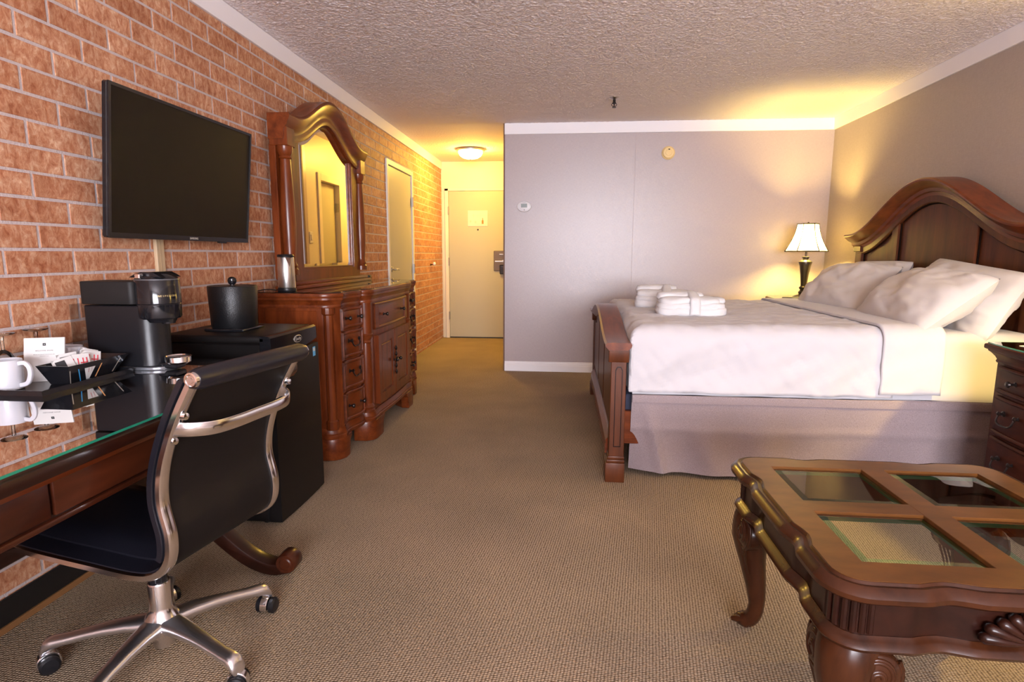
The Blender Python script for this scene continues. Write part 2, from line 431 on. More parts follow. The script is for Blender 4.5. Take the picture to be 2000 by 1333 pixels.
def copy_tree(src, loc, rotz, label=None, parent=None):
    c = src.copy(); COL.objects.link(c); c.parent = parent
    if parent is None:
        c.location = loc; c.rotation_euler = (0, 0, rotz)
        if label: c['label'] = label
    for ch in list(src.children): copy_tree(ch, None, None, None, c)
    return c

XYZ = lambda u, v, w: (u, v, w)          # plan path, w = height
YZX = lambda u, v, w: (w, u, v)          # path in the y-z plane, w = x
XZY = lambda u, v, w: (u, w, v)          # path in the x-z plane, w = y
def cr_path(pts, k=8):
    """Catmull-Rom through pts"""
    P = [Vector(p) for p in pts]; out = []
    for i in range(len(P)-1):
        p0 = P[max(i-1, 0)]; p1 = P[i]; p2 = P[i+1]; p3 = P[min(i+2, len(P)-1)]
        for j in range(k):
            t = j/k
            out.append(0.5*((2*p1)+(p2-p0)*t+(2*p0-5*p1+4*p2-p3)*t*t+(3*p1-p0-3*p2+p3)*t**3))
    out.append(P[-1]); return out

# ------------------------------------------------------------------ room shell
H, W, YP, YH, XP, HC = 2.44, 4.192, 5.823, 8.112, 1.128, 0.105
YB = -3.4
structure('floor', MB().box(-0.2, YB-0.2, -0.10, W+0.2, YH+0.2, 0.0), CARPET, label='beige woven loop carpet covering the whole room and hallway')
ceil_o = structure('ceiling', MB().box(-0.2, YB-0.2, H, W+0.2, YH+0.2, H+0.1), CEIL, label='off-white popcorn textured ceiling')

import numpy as np
def popcorn():
    x0, x1, y0, y1, st = 0.015, W-0.015, 0.0, YP-0.013, 0.0078
    nx, ny = int((x1-x0)/st), int((y1-y0)/st)
    rg = np.random.RandomState(3)
    a = rg.rand(nx+1, ny+1).astype(np.float32)
    b = (a + np.roll(a, 1, 0) + np.roll(a, 1, 1) + np.roll(a, (1, 1), (0, 1)))/4
    h = np.clip((a-0.66)*4.0, 0.0, 1.0)*0.0027 + np.clip((b-0.52)*3.4, 0.0, 1.0)*0.0008
    X, Y = np.meshgrid(np.linspace(x0, x1, nx+1), np.linspace(y0, y1, ny+1), indexing='ij')
    Z = H - 0.0022 - h; Z[0, :] = Z[-1, :] = H; Z[:, 0] = Z[:, -1] = H
    co = np.stack([X + (rg.rand(nx+1, ny+1)-0.5)*0.005, Y + (rg.rand(nx+1, ny+1)-0.5)*0.005, Z], -1).reshape(-1, 3)
    co -= np.array(ceil_o.location)
    i = np.arange(nx)[:, None]*(ny+1) + np.arange(ny)[None, :]
    q = np.stack([i, i+1, i+ny+2, i+ny+1], -1).reshape(-1, 4)
    me = bpy.data.meshes.new('popcorn_relief')
    me.vertices.add(len(co)); me.vertices.foreach_set('co', co.astype(np.float32).ravel())
    me.loops.add(q.size); me.loops.foreach_set('vertex_index', q.astype(np.int32).ravel())
    me.polygons.add(len(q)); me.polygons.foreach_set('loop_start', np.arange(0, q.size, 4, dtype=np.int32))
    me.update(calc_edges=True); me.polygons.foreach_set('use_smooth', np.ones(len(q), dtype=bool))
    me.materials.append(CEIL)
    o = bpy.data.objects.new('popcorn_relief', me); COL.objects.link(o); o.parent = ceil_o
    o['kind'] = 'stuff'; o['label'] = 'sprayed popcorn texture on the ceiling'
popcorn()
# left wall: mortar plane with the closet doorway left open, bricks on it
DY0, DY1, DZ = 5.60, 6.56, 2.095
wl = MB()
wl.box(-0.25, YB-0.1, 0.0, -0.0020, DY0, H); wl.box(-0.25, DY1, 0.0, -0.0020, YH, H); wl.box(-0.25, DY0, DZ, -0.0020, DY1, H)
wall_left = structure('wall_left', wl, MORTAR, label='red brown brick wall with grey mortar joints on the left')
CH, BL, J = 0.0834, 0.26, 0.0105
BRK = {}
def brick_mesh(L, Hh, var):
    key = (round(L, 3), round(Hh, 3), var)
    if key in BRK: return BRK[key]
    rnd = random.Random(hash(key) & 0xffff)
    c = 0.0018; d = 0.0
    y, z = L/2, Hh/2
    jt = lambda: rnd.uniform(-0.0009, 0.0009)
    vs = [(-0.02, -y, -z), (-0.02, y, -z), (-0.02, y, z), (-0.02, -y, z)]
    vs += [(-0.0014, -y+jt(), -z+jt()), (-0.0014, y+jt(), -z+jt()), (-0.0014, y+jt(), z+jt()), (-0.0014, -y+jt(), z+jt())]
    vs += [(jt()*.4, -y+c, -z+c), (jt()*.4, y-c, -z+c), (jt()*.4, y-c, z-c), (jt()*.4, -y+c, z-c)]
    fs = []
    for a in (0, 4):
        for i in range(4):
            j = (i+1) % 4; fs.append((a+i, a+j, a+4+j, a+4+i))
    fs.append((8, 9, 10, 11))
    BRK[key] = (vs, fs); return BRK[key]
def project(p):
    d = Vector(p)-CAM; z = d.dot(fw)
    if z < 0.1: return None
    return 1000+FPX*d.dot(rt)/z, 666.5-FPX*d.dot(up)/z
HIDE = [(205, 148, 488, 476), (545, 230, 706, 560), (505, 572, 812, 1333), (330, 650, 640, 1333), (165, 560, 330, 720), (0, 760, 330, 1333)]
bricks = []
k0 = -22
for k in range(k0, 8):
    z0 = 1.78 + k*CH; z1 = z0 + CH
    if z1 < 0.02: continue
    z0c = max(z0 + J/2, 0.0); z1c = min(z1 - J/2, H-HC-0.001)
    if z1c - z0c < 0.012: continue
    off = 1.80 if (k % 2 != 0) else 1.80 + BL/2
    i0 = int(math.floor((YB-0.1-off)/BL)); i1 = int(math.ceil((YH-off)/BL))
    for i in range(i0, i1):
        a = off + i*BL + J/2; b = off + (i+1)*BL - J/2
        a = max(a, YB); b = min(b, YH-0.001)
        spans = [(a, b)]
        if z0c < DZ:
            spans = [(a, min(b, DY0-0.001)), (max(a, DY1+0.001), b)]
        for (p, q) in spans:
            if q - p > 0.02: bricks.append((p, q, z0c, z1c))
scored = []
for bk in bricks:
    y, z = (bk[0]+bk[1])/2, (bk[2]+bk[3])/2
    q = project((0, y, z)); s = -1
    if q and -30 < q[0] < 2000 and -20 < q[1] < 1333 and not any(h[0] < q[0] < h[2] and h[1] < q[1] < h[3] for h in HIDE):
        u0, u1 = project((0, bk[0], z)), project((0, bk[1], z)); v0, v1 = project((0, y, bk[2])), project((0, y, bk[3]))
        if u0 and u1: s = abs(u1[0]-u0[0])*abs(v1[1]-v0[1])
    scored.append((s, bk))
scored.sort(key=lambda t: -t[0])
BMESH = {}
inv_wl = ROOTM[wall_left.name].inverted()
rest = MB()
for n, (s, bk) in enumerate(scored):
    L, Hh = bk[1]-bk[0], bk[3]-bk[2]; c = Vector((0, (bk[0]+bk[1])/2, (bk[2]+bk[3])/2)); var = random.randrange(4)
    vs, fs = brick_mesh(L, Hh, var)
    if n < 300:
        key = (round(L, 3), round(Hh, 3), var)
        if key not in BMESH:
            me = bpy.data.meshes.new('brick'); me.from_pydata(vs, [], fs); me.materials.append(BRICK); me.update(); BMESH[key] = me
        o = bpy.data.objects.new('brick', BMESH[key]); COL.objects.link(o); o.parent = wall_left; o.location = inv_wl @ c
    else:
        rest.add([Vector(p)+c for p in vs], fs)
o = build('brick_courses', rest, BRICK, wall_left, smooth=0); o['kind'] = 'stuff'; o['label'] = 'remaining courses of red brown brick'

structure('wall_right', MB().box(W, YB-0.1, 0, W+0.15, YP+0.1, H), PAPER_RIGHT, label='plain taupe wallpapered wall behind the headboard')
wall_far = structure('wall_far', MB().box(XP, YP, 0, W, YP+0.12, H), PAPER_FAR, label='grey lilac linen wallpaper partition wall facing the camera')
for x in (2.385,):
    build('wallpaper_seam', MB().prism([(x-0.0012, YP), (x, YP-0.0005), (x+0.0012, YP)], 'z', 0.11, H-HC), PAPER_FAR, wall_far, smooth=0)
build('corner_bead', MB().box(XP-0.012, YP-0.002, 0, XP+0.003, YP+0.03, H, 0.002), CORNER_BROWN, wall_far, label='thin brown edge bead of the wall corner')
structure('wall_hall_end', MB().box(-0.1, YH, 0, XP+0.3, YH+0.12, H), HALL_PAINT, label='cream wall around the entry door at the end of the hall')
BY0, BY1, BZ = 6.27, 6.80, 1.985
wh = MB().box(XP, YP+0.12, 0, XP+0.14, BY0, H).box(XP, BY1, 0, XP+0.14, YH, H).box(XP, BY0, BZ, XP+0.14, BY1, H)
structure('wall_hall_right', wh, HALL_PAINT, label='cream hallway wall with the bathroom doorway')
structure('wall_bathroom', MB().box(XP+1.2, YP+0.12, 0, XP+1.28, YH, H), HALL_PAINT, label='bathroom wall beyond its door')
# wall behind the photographer, with the window
WX0, WX1, WZ0, WZ1 = 1.15, 3.85, 0.72, 2.28
wbk = MB().box(-0.1, YB-0.1, 0, WX0, YB, H).box(WX1, YB-0.1, 0, W+0.1, YB, H).box(WX0, YB-0.1, 0, WX1, YB, WZ0).box(WX0, YB-0.1, WZ1, WX1, YB, H)
structure('wall_back', wbk, PAPER_RIGHT, label='taupe wall with the window behind the camera')
win = tag(empty('window_1', Vector((2.5, YB, WZ0))), 'wide white framed window behind the camera', kind='structure')
build('window_frame', MB().ring([(WX0, WZ0), (WX1, WZ0), (WX1, WZ1), (WX0, WZ1)], [(WX0+.05, WZ0+.05), (WX1-.05, WZ0+.05), (WX1-.05, WZ1-.05), (WX0+.05, WZ1-.05)], XZY, YB-0.08, YB-0.02).box(2.48, YB-0.08, WZ0, 2.52, YB-0.02, WZ1), TRIM_PAINT, win, smooth=0)
build('window_pane', MB().box(WX0+0.05, YB-0.055, WZ0+0.05, 2.48, YB-0.050, WZ1-0.05), GLASS, win, smooth=0)
build('window_pane', MB().box(2.52, YB-0.055, WZ0+0.05, WX1-0.05, YB-0.050, WZ1-0.05), GLASS, win, smooth=0)
build('window_sill', MB().box(WX0-0.05, YB-0.01, WZ0-0.04, WX1+0.05, YB+0.08, WZ0, 0.006), TRIM_PAINT, win)

structure('trim_1', MB().box(-0.005, YB, H-HC, 0.014, YH, H, 0.002), TRIM_PAINT, label='flat white band along the top of the brick wall')
structure('trim_2', MB().box(W-0.014, YB, H-HC, W+0.001, YP, H, 0.002), TRIM_PAINT, label='flat white band along the top of the taupe right wall')
structure('trim_3', MB().box(XP, YP-0.012, H-HC, W-0.012, YP+0.001, H, 0.002), TRIM_PAINT, label='flat white band along the top of the partition wall')
bsec = [(0, 0), (0.016, 0), (0.016, 0.062), (0.012, 0.068), (0.012, 0.078), (0.007, 0.086), (0.006, 0.098), (0, 0.1)]
structure('baseboard_far', MB().sweep([(XP+0.003, YP), (W-0.001, YP)], bsec, XYZ, -1), TRIM_PAINT, label='moulded white baseboard of the partition wall')
structure('baseboard_right', MB().sweep([(W, YP-0.02), (W, YB+0.01)], bsec, XYZ, -1), TRIM_PAINT, label='moulded white baseboard of the right wall')
structure('strip_left', MB().box(0.0, 0.2, 0.022, 0.012, 2.26, 0.105, 0.002), BLACK_MATT, label='black strip low on the wall under the desk')  # flat black band low on the wall, above the brown strip
structure('trim_4', MB().box(0.0, 0.2, 0.0, 0.018, 2.26, 0.022, 0.002), BOARD_BROWN, label='brown strip below the black one')

# ------------------------------------------------------------------ doors
def hinge_x(parent, y, z, x=0.012):      # knuckle + leaf on a wall that faces +x
    build('hinge', MB().box(x-0.006, y-0.022, z-0.05, x+0.004, y+0.022, z+0.05, 0.001).lathe([(0.007, -0.052), (0.007, 0.052)], (x+0.006, y, z), 10), HINGE, parent)
d1 = tag(empty('door_1', Vector((0.6, YH, 0))), 'grey painted entry door at the end of the hallway', kind='structure')
ex0, ex1, ez = 0.105, 1.02, 2.045
build('door_frame', MB().box(0.05, YH-0.03, 0, ex0-0.004, YH+0.001, ez+0.035, 0.003).box(0.05, YH-0.03, ez+0.002, ex1+0.08, YH+0.001, ez+0.04, 0.003).box(ex1+0.004, YH-0.03, 0, ex1+0.055, YH+0.001, ez+0.035, 0.003)
      .box(0.012, YH-0.008, 0, 0.05, YH+0.001, ez+0.05, 0.002), WHITE_PAINT, d1)
build('door_leaf', MB().box(ex0, YH-0.018, 0.012, ex1, YH+0.001, ez, 0.002), DOOR_PAINT, d1)
build('door_sweep', MB().box(ex0, YH-0.022, 0.004, ex1, YH-0.016, 0.016), BLACK_MATT, d1)
for z in (0.32, 1.08, 1.78):
    build('hinge', MB().box(ex0-0.012, YH-0.034, z-0.055, ex0+0.006, YH-0.017, z+0.055, 0.001).lathe([(0.007, -0.057), (0.007, 0.057)], (ex0-0.002, YH-0.036, z), 10), HINGE, d1)
build('peephole', MB().lathe([(0.001, 0.0), (0.011, 0.001), (0.012, -0.004), (0.0, -0.006)], (0.513, YH-0.019, 1.521), 12, 'y'), BRONZE, d1)
lk = build('lock_plate', MB().box(0.735, YH-0.034, 0.955, 0.955, YH-0.017, 1.232, 0.006), plain('lock_brown', (0.13, 0.09, 0.065), 0.4, 0.4), d1, label='brown lock escutcheon')
build('lever_handle', MB().lathe([(0.016, 0), (0.016, -0.045)], (0.87, YH-0.034, 1.09), 12, 'y').box(0.757, YH-0.09, 1.078, 0.885, YH-0.075, 1.098, 0.005), STEEL, lk, label='bright lever handle')
build('deadbolt_turn', MB().box(0.815, YH-0.06, 1.178, 0.87, YH-0.034, 1.19, 0.003), STEEL, lk)
build('lock_case', MB().box(0.82, YH-0.06, 0.91, 0.93, YH-0.03, 1.04, 0.008), BRONZE, lk)
nc = thing('notice_card', 'white printed notice card fixed to the entry door above the peephole', 'notice', (0.5105, YH-0.019, 1.565))
build('board', MB().box(0.371, YH-0.024, 1.565, 0.65, YH-0.018, 1.782, 0.002), PAPER, nc)
fr = lambda x, z: ((x, YH-0.0245, z), (1, 0, 0), (0, 0, 1))
build('plan_lines', MB().box(0.40, YH-0.0248, 1.712, 0.60, YH-0.024, 1.714).box(0.45, YH-0.0248, 1.69, 0.455, YH-0.024, 1.735).box(0.55, YH-0.0248, 1.69, 0.553, YH-0.024, 1.75).box(0.40, YH-0.0248, 1.62, 0.42, YH-0.024, 1.65).box(0.47, YH-0.0248, 1.61, 0.49, YH-0.024, 1.64), plain('pale_print', (0.55, 0.5, 0.42), 0.7), nc, smooth=0)
build('printed_bottle', MB().prism([(0.567, 1.60), (0.593, 1.60), (0.593, 1.645), (0.586, 1.652), (0.583, 1.682), (0.577, 1.682), (0.575, 1.652), (0.567, 1.645)], 'y', YH-0.0250, YH-0.024), BROWN_INK, nc, smooth=0)

d2 = tag(empty('door_2', Vector((0, 6.08, 0))), 'grey painted closet door with cream frame in the brick wall', kind='structure')
build('door_frame', MB().box(-0.05, DY0, 0, 0.016, DY0+0.045, DZ, 0.003).box(-0.05, DY1-0.05, 0, 0.016, DY1, DZ, 0.003).box(-0.05, DY0+0.045, DZ-0.05, 0.016, DY1-0.05, DZ, 0.003), WHITE_PAINT, d2)
build('door_leaf', MB().box(-0.045, DY0+0.049, 0.01, 0.0, DY1-0.054, DZ-0.055, 0.002), DOOR_PAINT, d2)
for z in (0.33, 1.02, 1.76): hinge_x(d2, DY1-0.052, z, 0.016)
for z in (1.03, 0.92):
    build('lever_handle', MB().lathe([(0.026, 0.0), (0.026, 0.008), (0.010, 0.012), (0.010, 0.045)], (0, DY0+0.13, z), 14, 'x')
          .tube([(0.045, DY0+0.12, z), (0.047, DY0+0.17, z+0.004), (0.045, DY0+0.23, z-0.004)], 0.008, 8), STEEL, d2)
build('strike_plate', MB().box(-0.002, DY0+0.047, 1.0, 0.006, DY0+0.056, 1.05), BRONZE, d2)

d3 = tag(empty('door_3', Vector((XP, 6.69, 0))), 'bathroom door in its deep cream frame off the hallway, seen in the mirror', kind='structure')
build('door_frame', MB().box(XP-0.016, BY0-0.07, 0, XP+0.15, BY0+0.007, BZ+0.07, 0.003).box(XP-0.016, BY1-0.007, 0, XP+0.15, BY1+0.07, BZ+0.07, 0.003).box(XP-0.016, BY0+0.007, BZ-0.007, XP+0.15, BY1-0.007, BZ+0.07, 0.003), WHITE_PAINT, d3)
lf = MB().box(0, -0.50, 0.01, 0.04, 0.0, BZ-0.012, 0.002).xf(Matrix.Translation((XP+0.045, BY1-0.016, 0)) @ Matrix.Rotation(R(1), 4, 'Z'))
build('door_leaf', lf, DOOR_PAINT, d3)
for z in (0.3, 1.05, 1.72):
    build('hinge', MB().box(XP+0.0, BY1-0.012, z-0.05, XP+0.043, BY1-0.006, z+0.05, 0.001).lathe([(0.009, -0.052), (0.009, 0.052)], (XP+0.035, BY1-0.018, z), 10), HINGE, d3)

# ------------------------------------------------------------------ wall and ceiling fittings
sw = thing('light_switch', 'white light switch plate on the hallway wall, seen in the mirror', 'light switch', (XP, 5.99, 1.30))
build('plate', MB().box(XP-0.007, 5.955, 1.295, XP+0.001, 6.03, 1.415, 0.002), PLASTIC_W, sw)
build('rocker', MB().box(XP-0.012, 5.978, 1.325, XP-0.004, 6.007, 1.385, 0.002), PLASTIC_W, sw)

th = thing('thermostat', 'oval white thermostat with grey display on the partition wall', 'thermostat', (1.323, YP, 1.60))
ov = lambda cx, cz, a, b, n=36: [(cx+a*math.cos(2*PI*k/n), cz+b*math.sin(2*PI*k/n)) for k in range(n)]
build('housing', MB().prism(ov(1.323, 1.65, 0.071, 0.052), 'y', YP-0.026, YP, 0.008, 2), PLASTIC_W, th)
build('display', MB().box(1.293, YP-0.0275, 1.640, 1.353, YP-0.025, 1.676, 0.0005), LCD, th)
build('button', MB().lathe([(0.0, -0.003), (0.005, -0.002), (0.005, 0)], (1.325, YP-0.026, 1.617), 10, 'y'), GREY_INK, th)
lettering('maker_mark', 'comfort', 0.010, GREY_INK, th, ((1.325, YP-0.0262, 1.687), (1, 0, 0), (0, 0, 1)))

sd = thing('smoke_alarm', 'round cream smoke alarm high on the partition wall', 'smoke alarm', (2.692, YP, 2.09))
build('base', MB().lathe([(0.062, 0.0), (0.062, -0.012), (0.058, -0.016), (0.0, -0.017)], (2.692, YP, 2.144), 36, 'y'), PLASTIC_CREAM, sd)
build('cover', MB().lathe([(0.055, -0.016), (0.054, -0.030), (0.048, -0.036), (0.030, -0.037), (0.028, -0.040), (0.0, -0.041)], (2.692, YP, 2.144), 36, 'y'), PLASTIC_CREAM, sd)
build('test_button', MB().box(2.687, YP-0.043, 2.168, 2.703, YP-0.036, 2.177, 0.002), BRONZE, sd)

sk = thing('fire_sprinkler', 'small metal fire sprinkler head hanging from the ceiling', 'sprinkler', (2.109, 4.955, 2.36))
build('escutcheon', MB().lathe([(0.0, 0.0), (0.038, 0.0), (0.040, -0.006), (0.022, -0.018), (0.0, -0.019)], (2.109, 4.955, H), 24), STEEL, sk)
build('stem', MB().lathe([(0.011, 0), (0.011, -0.025), (0.015, -0.027), (0.015, -0.034), (0.006, -0.036), (0.005, -0.062), (0.0, -0.062)], (2.109, 4.955, H-0.016), 14), BRONZE, sk)
build('frame_arm', MB().tube([(2.122, 4.955, H-0.045), (2.130, 4.955, H-0.058), (2.113, 4.955, H-0.078)], 0.003, 6).tube([(2.096, 4.955, H-0.045), (2.088, 4.955, H-0.058), (2.105, 4.955, H-0.078)], 0.003, 6), BRONZE, sk)
build('deflector', MB().lathe([(0.0, 0.0), (0.017, 0.0), (0.017, -0.003), (0.0, -0.003)], (2.109, 4.955, H-0.078), 16), BRONZE, sk)

hl = thing('ceiling_light', 'lit frosted glass dome ceiling light in the hallway', 'ceiling light', (0.57, 7.16, H-0.13))
build('canopy', MB().lathe([(0.0, 0.0), (0.165, 0.0), (0.172, -0.012), (0.168, -0.028), (0.15, -0.032), (0.0, -0.032)], (0.57, 7.16, H), 40), HINGE, hl)
build('glass_dome', MB().lathe([(0.145, -0.032), (0.142, -0.055), (0.125, -0.082), (0.09, -0.104), (0.045, -0.115), (0.0, -0.118)], (0.57, 7.16, H), 40), DOME, hl)
build('finial', MB().lathe([(0.010, -0.117), (0.012, -0.122), (0.008, -0.128), (0.0, -0.13)], (0.57, 7.16, H), 12), HINGE, hl)

hk = thing('wall_knob', 'small white round knob on the brick wall between closet and entry door', 'knob', (0, 7.40, 1.03))
build('stem', MB().lathe([(0.014, 0.0), (0.014, 0.006), (0.006, 0.010), (0.006, 0.035)], (0, 7.40, 1.05), 12, 'x'), BRONZE, hk)
build('ball', MB().lathe([(0.0, 0.030), (0.014, 0.033), (0.024, 0.045), (0.024, 0.055), (0.014, 0.066), (0.0, 0.069)], (0, 7.40, 1.06), 16, 'x'), PLASTIC_W, hk)

# ------------------------------------------------------------------ television
tv = thing('television', 'black flat screen television hung on the brick wall', 'television', (0.03, 2.48, 1.24))
ty0, ty1, tz0, tz1 = 2.008, 2.948, 1.241, 1.792
hgt = tz1-tz0; tilt = math.asin(min(0.99, 0.055/hgt))
TM = Matrix.Translation((0.075, (ty0+ty1)/2, tz0)) @ Matrix.Rotation(tilt, 4, 'Y')
tw = (ty1-ty0)
def tvb(x0, y0, z0, x1, y1, z1, bev=0.0): return MB().box(x0, y0, z0, x1, y1, z1, bev).xf(TM)
build('housing', tvb(-0.028, -tw/2, 0, -0.002, tw/2, hgt, 0.006), BLACK_GLOSS, tv)
build('rear_bulge', tvb(-0.055, -tw*0.36, 0.05, -0.027, tw*0.36, hgt*0.7, 0.012), BLACK_MATT, tv)
bz = 0.012
build('bezel', MB().ring([(-tw/2, 0), (tw/2, 0), (tw/2, hgt), (-tw/2, hgt)], [(-tw/2+bz, bz*1.7), (tw/2-bz, bz*1.7), (tw/2-bz, hgt-bz), (-tw/2+bz, hgt-bz)], YZX, -0.003, 0.003).xf(TM), BLACK_GLOSS, tv, smooth=0)
build('screen', tvb(-0.003, -tw/2+bz, bz*1.7, 0.0005, tw/2-bz, hgt-bz), SCREEN, tv, smooth=0)
build('infrared_window', tvb(-0.018, tw*0.24, -0.007, 0.0, tw*0.30, 0.001, 0.002), BLACK_GLOSS, tv)
o = TM @ Vector((0.0035, 0.02, 0.010)); rr = Vector((0, 1, 0)); uu = TM.to_3x3() @ Vector((0, 0, 1))
lettering('maker_name', 'SAMSUNG', 0.013, SILVER_INK, tv, (o, rr, uu))
build('wall_bracket', MB().box(0.0, 2.30, 1.40, 0.035, 2.66, 1.62, 0.004), BLACK_MATT, tv)
cc = thing('cable_channel', 'beige cable channel running down the brick wall below the television', 'cable channel', (0.006, 2.36, 0.70))
build('cover', MB().box(0.0, 2.335, 0.70, 0.016, 2.385, 1.30, 0.003), plain('beige_plastic', (0.50, 0.36, 0.22), 0.5), cc)
build('seam', MB().box(0.015, 2.358, 0.70, 0.0168, 2.361, 1.30), plain('beige_seam', (0.36, 0.25, 0.14), 0.6), cc, smooth=0)

# ------------------------------------------------------------------ desk
desk = thing('writing_desk', 'long dark cherry desk with glass top along the brick wall', 'desk', (0.36, 1.3, 0))
DX, DYA, DYB, DTZ = 0.728, 0.35, 2.135, 0.765
top_out = [(0.02, DYA), (DX-0.03, DYA), (DX-0.008, DYA+0.008), (DX, DYA+0.03), (DX, DYB-0.05), (DX-0.012, DYB-0.015), (DX-0.05, DYB), (0.02, DYB)]
build('desk_top', MB().prism(top_out, 'z', DTZ-0.030, DTZ, 0.006, 2), WOODD, desk)
build('top_moulding', MB().sweep([(0.05, DYA+0.03), (DX-0.035, DYA+0.03), (DX-0.035, DYB-0.035), (0.05, DYB-0.035)], [(0, DTZ-0.050), (0.012, DTZ-0.047), (0.022, DTZ-0.03), (0, DTZ-0.03)], XYZ, -1), WOODY, desk)
AX = DX-0.045
build('apron', MB().box(AX-0.02, DYA+0.05, 0.630, AX, DYB-0.06, DTZ-0.031, 0.002).box(0.06, DYB-0.085, 0.630, AX-0.02, DYB-0.06, DTZ-0.031, 0.002).box(0.06, DYA+0.05, 0.630, AX-0.02, DYA+0.075, DTZ-0.031, 0.002), WOODD, desk)
build('bottom_bead', MB().box(AX-0.012, DYA+0.05, 0.618, AX+0.009, DYB-0.06, 0.632, 0.004, 2), WOODK, desk)
for a, b in ((0.43, 1.044), (1.054, 1.66), (1.67, 2.05)):
    build('drawer_front', MB().box(AX-0.002, a, 0.638, AX+0.010, b, 0.722, 0.004, 2), WOODK, desk)
def scroll_leg(y):
    c = cr_path([(0.16, 0.60), (0.19, 0.52), (0.26, 0.40), (0.36, 0.27), (0.47, 0.15), (0.58, 0.060), (0.67, 0.024), (0.735, 0.030)], 7)
    th_ = [0.05 - 0.018*i/(len(c)-1) for i in range(len(c))]
    upn = []; dn = []
    for i, p in enumerate(c):
        t = (c[min(i+1, len(c)-1)]-c[max(i-1, 0)]).normalized(); n = Vector((-t.y, t.x))
        upn.append(p+n*th_[i]*0.75); dn.append(p-n*th_[i]*0.55)
    dn = [Vector((q.x, max(0.0, q.y))) for q in dn]
    lg = build('leg', MB().prism([(q.x, q.y) for q in upn+dn[::-1]], 'y', y-0.032, y+0.032, 0.006, 2), WOODD, desk)
    build('foot_scroll', MB().lathe([(0.0, -0.036), (0.020, -0.036), (0.024, -0.033), (0.034, -0.034), (0.038, -0.028), (0.038, 0.028), (0.034, 0.034), (0.0, 0.036)], (0.738, y, 0.052), 26, 'y'), WOODK, lg)
    u = cr_path([(0.18, 0.55), (0.30, 0.50), (0.45, 0.49), (0.56, 0.53), (0.62, 0.575)], 6)
    build('brace', MB().tube([(p.x, y, p.y) for p in u], 0.027, 10), WOODD, lg)
    build('brace_scroll', MB().lathe([(0.0, -0.033), (0.042, -0.033), (0.050, -0.026), (0.050, 0.026), (0.042, 0.033), (0.0, 0.033)], (0.625, y, 0.548), 26, 'y'), WOODK, lg)
scroll_leg(1.93); scroll_leg(0.62)
build('stretcher', MB().box(0.24, 0.62, 0.36, 0.29, 1.93, 0.41, 0.006), WOODD, desk)
gl = thing('glass_sheet', 'clear glass sheet with green edge covering the desk top', 'glass top', (0.36, 1.25, DTZ))
gx, gy = DX-0.012, DYB-0.02
GZ = DTZ + 0.0045
build('pane', MB().add([(0.03, DYA+0.02, GZ+0.006), (gx, DYA+0.02, GZ+0.006), (gx, gy-0.03, GZ+0.006), (gx-0.03, gy, GZ+0.006), (0.03, gy, GZ+0.006)], [(0, 1, 2, 3, 4)]), DESK_GLASS, gl, smooth=0)
eo = [(0.03, DYA+0.02), (gx, DYA+0.02), (gx, gy-0.03), (gx-0.03, gy), (0.03, gy)]
build('green_edge', MB().sweep(eo, [(-0.0035, GZ), (0, GZ), (0, GZ+0.0058), (-0.0035, GZ+0.0058)], XYZ, -1, closed=True), GREEN_EDGE, gl, smooth=0, label='green polished edge')
for x, y in ((0.68, 0.97), (0.69, 1.32), (0.36, 1.68), (0.66, 1.95), (0.30, 2.06)):
    build('spacer_dot', MB().lathe([(0.0, 0.0), (0.008, 0.0), (0.008, 0.0045), (0.0, 0.0045)], (x, y, DTZ), 14), PLASTIC_W, gl)
TOP = GZ + 0.006

# ------------------------------------------------------------------ office chair
ch = thing('office_chair', 'black leather office chair with polished aluminium frame and castors', 'chair', (0.588, 1.455, 0), R(170.5))
prof = cr_path([(-0.368, 0.905), (-0.306, 0.80), (-0.260, 0.69), (-0.246, 0.60), (-0.262, 0.51), (-0.252, 0.445), (-0.21, 0.405), (-0.14, 0.392), (0.0, 0.398), (0.15, 0.406), (0.28, 0.416), (0.335, 0.410), (0.355, 0.384)], 6)
RY = 0.190
for s in (1, -1):
    f = build('side_rail', MB().tube([(p.x, s*RY, p.y) for p in prof], 1.0, 8, flat=(0.0105, 0.0150)), CHAIR_METAL, ch, local=True, smooth=50)
    for z in (0.815, 0.752):
        i = min(range(len(prof)), key=lambda q: abs(prof[q].y-z) if q < 20 else 9)
        build('bolt', MB().lathe([(0.0, -0.014), (0.008, -0.013), (0.009, -0.010), (0.009, 0)], (prof[i].x-0.008, s*RY, z), 12, 'x'), CHAIR_METAL, f, local=True)
def shell(y0, y1, off, th_, i0, i1, puff=0.0):
    pp = prof[i0:i1+1]; n = len(pp); mb = MB(); NY = 14; vs = []
    nor = []
    for i in range(n):
        t = (pp[min(i+1, n-1)]-pp[max(i-1, 0)]).normalized(); nor.append(Vector((-t.y, t.x)))
    for side in (0, 1):
        for i in range(n):
            for j in range(NY+1):
                y = y0+(y1-y0)*j/NY; e = 1-(2*j/NY-1)**6; g = 1-(2*i/(n-1)-1)**10
                d = off + (th_*side)*(0.35+0.65*e*g) + puff*side*e*g
                q = pp[i]+nor[i]*d; vs.append((q.x, y, q.y))
    fs = []; m = NY+1; o2 = n*m
    for i in range(n-1):
        for j in range(NY):
            a = i*m+j; fs.append((a, a+1, a+m+1, a+m)); fs.append((o2+a, o2+a+m, o2+a+m+1, o2+a+1))
    for i in range(n-1):
        fs.append((i*m, (i+1)*m, o2+(i+1)*m, o2+i*m)); fs.append((i*m+NY, o2+i*m+NY, o2+(i+1)*m+NY, (i+1)*m+NY))
    for j in range(NY):
        fs.append((j, o2+j, o2+j+1, j+1)); a = (n-1)*m+j; fs.append((a, a+1, o2+a+1, o2+a))
    return mb.add(vs, fs)
NB = 30
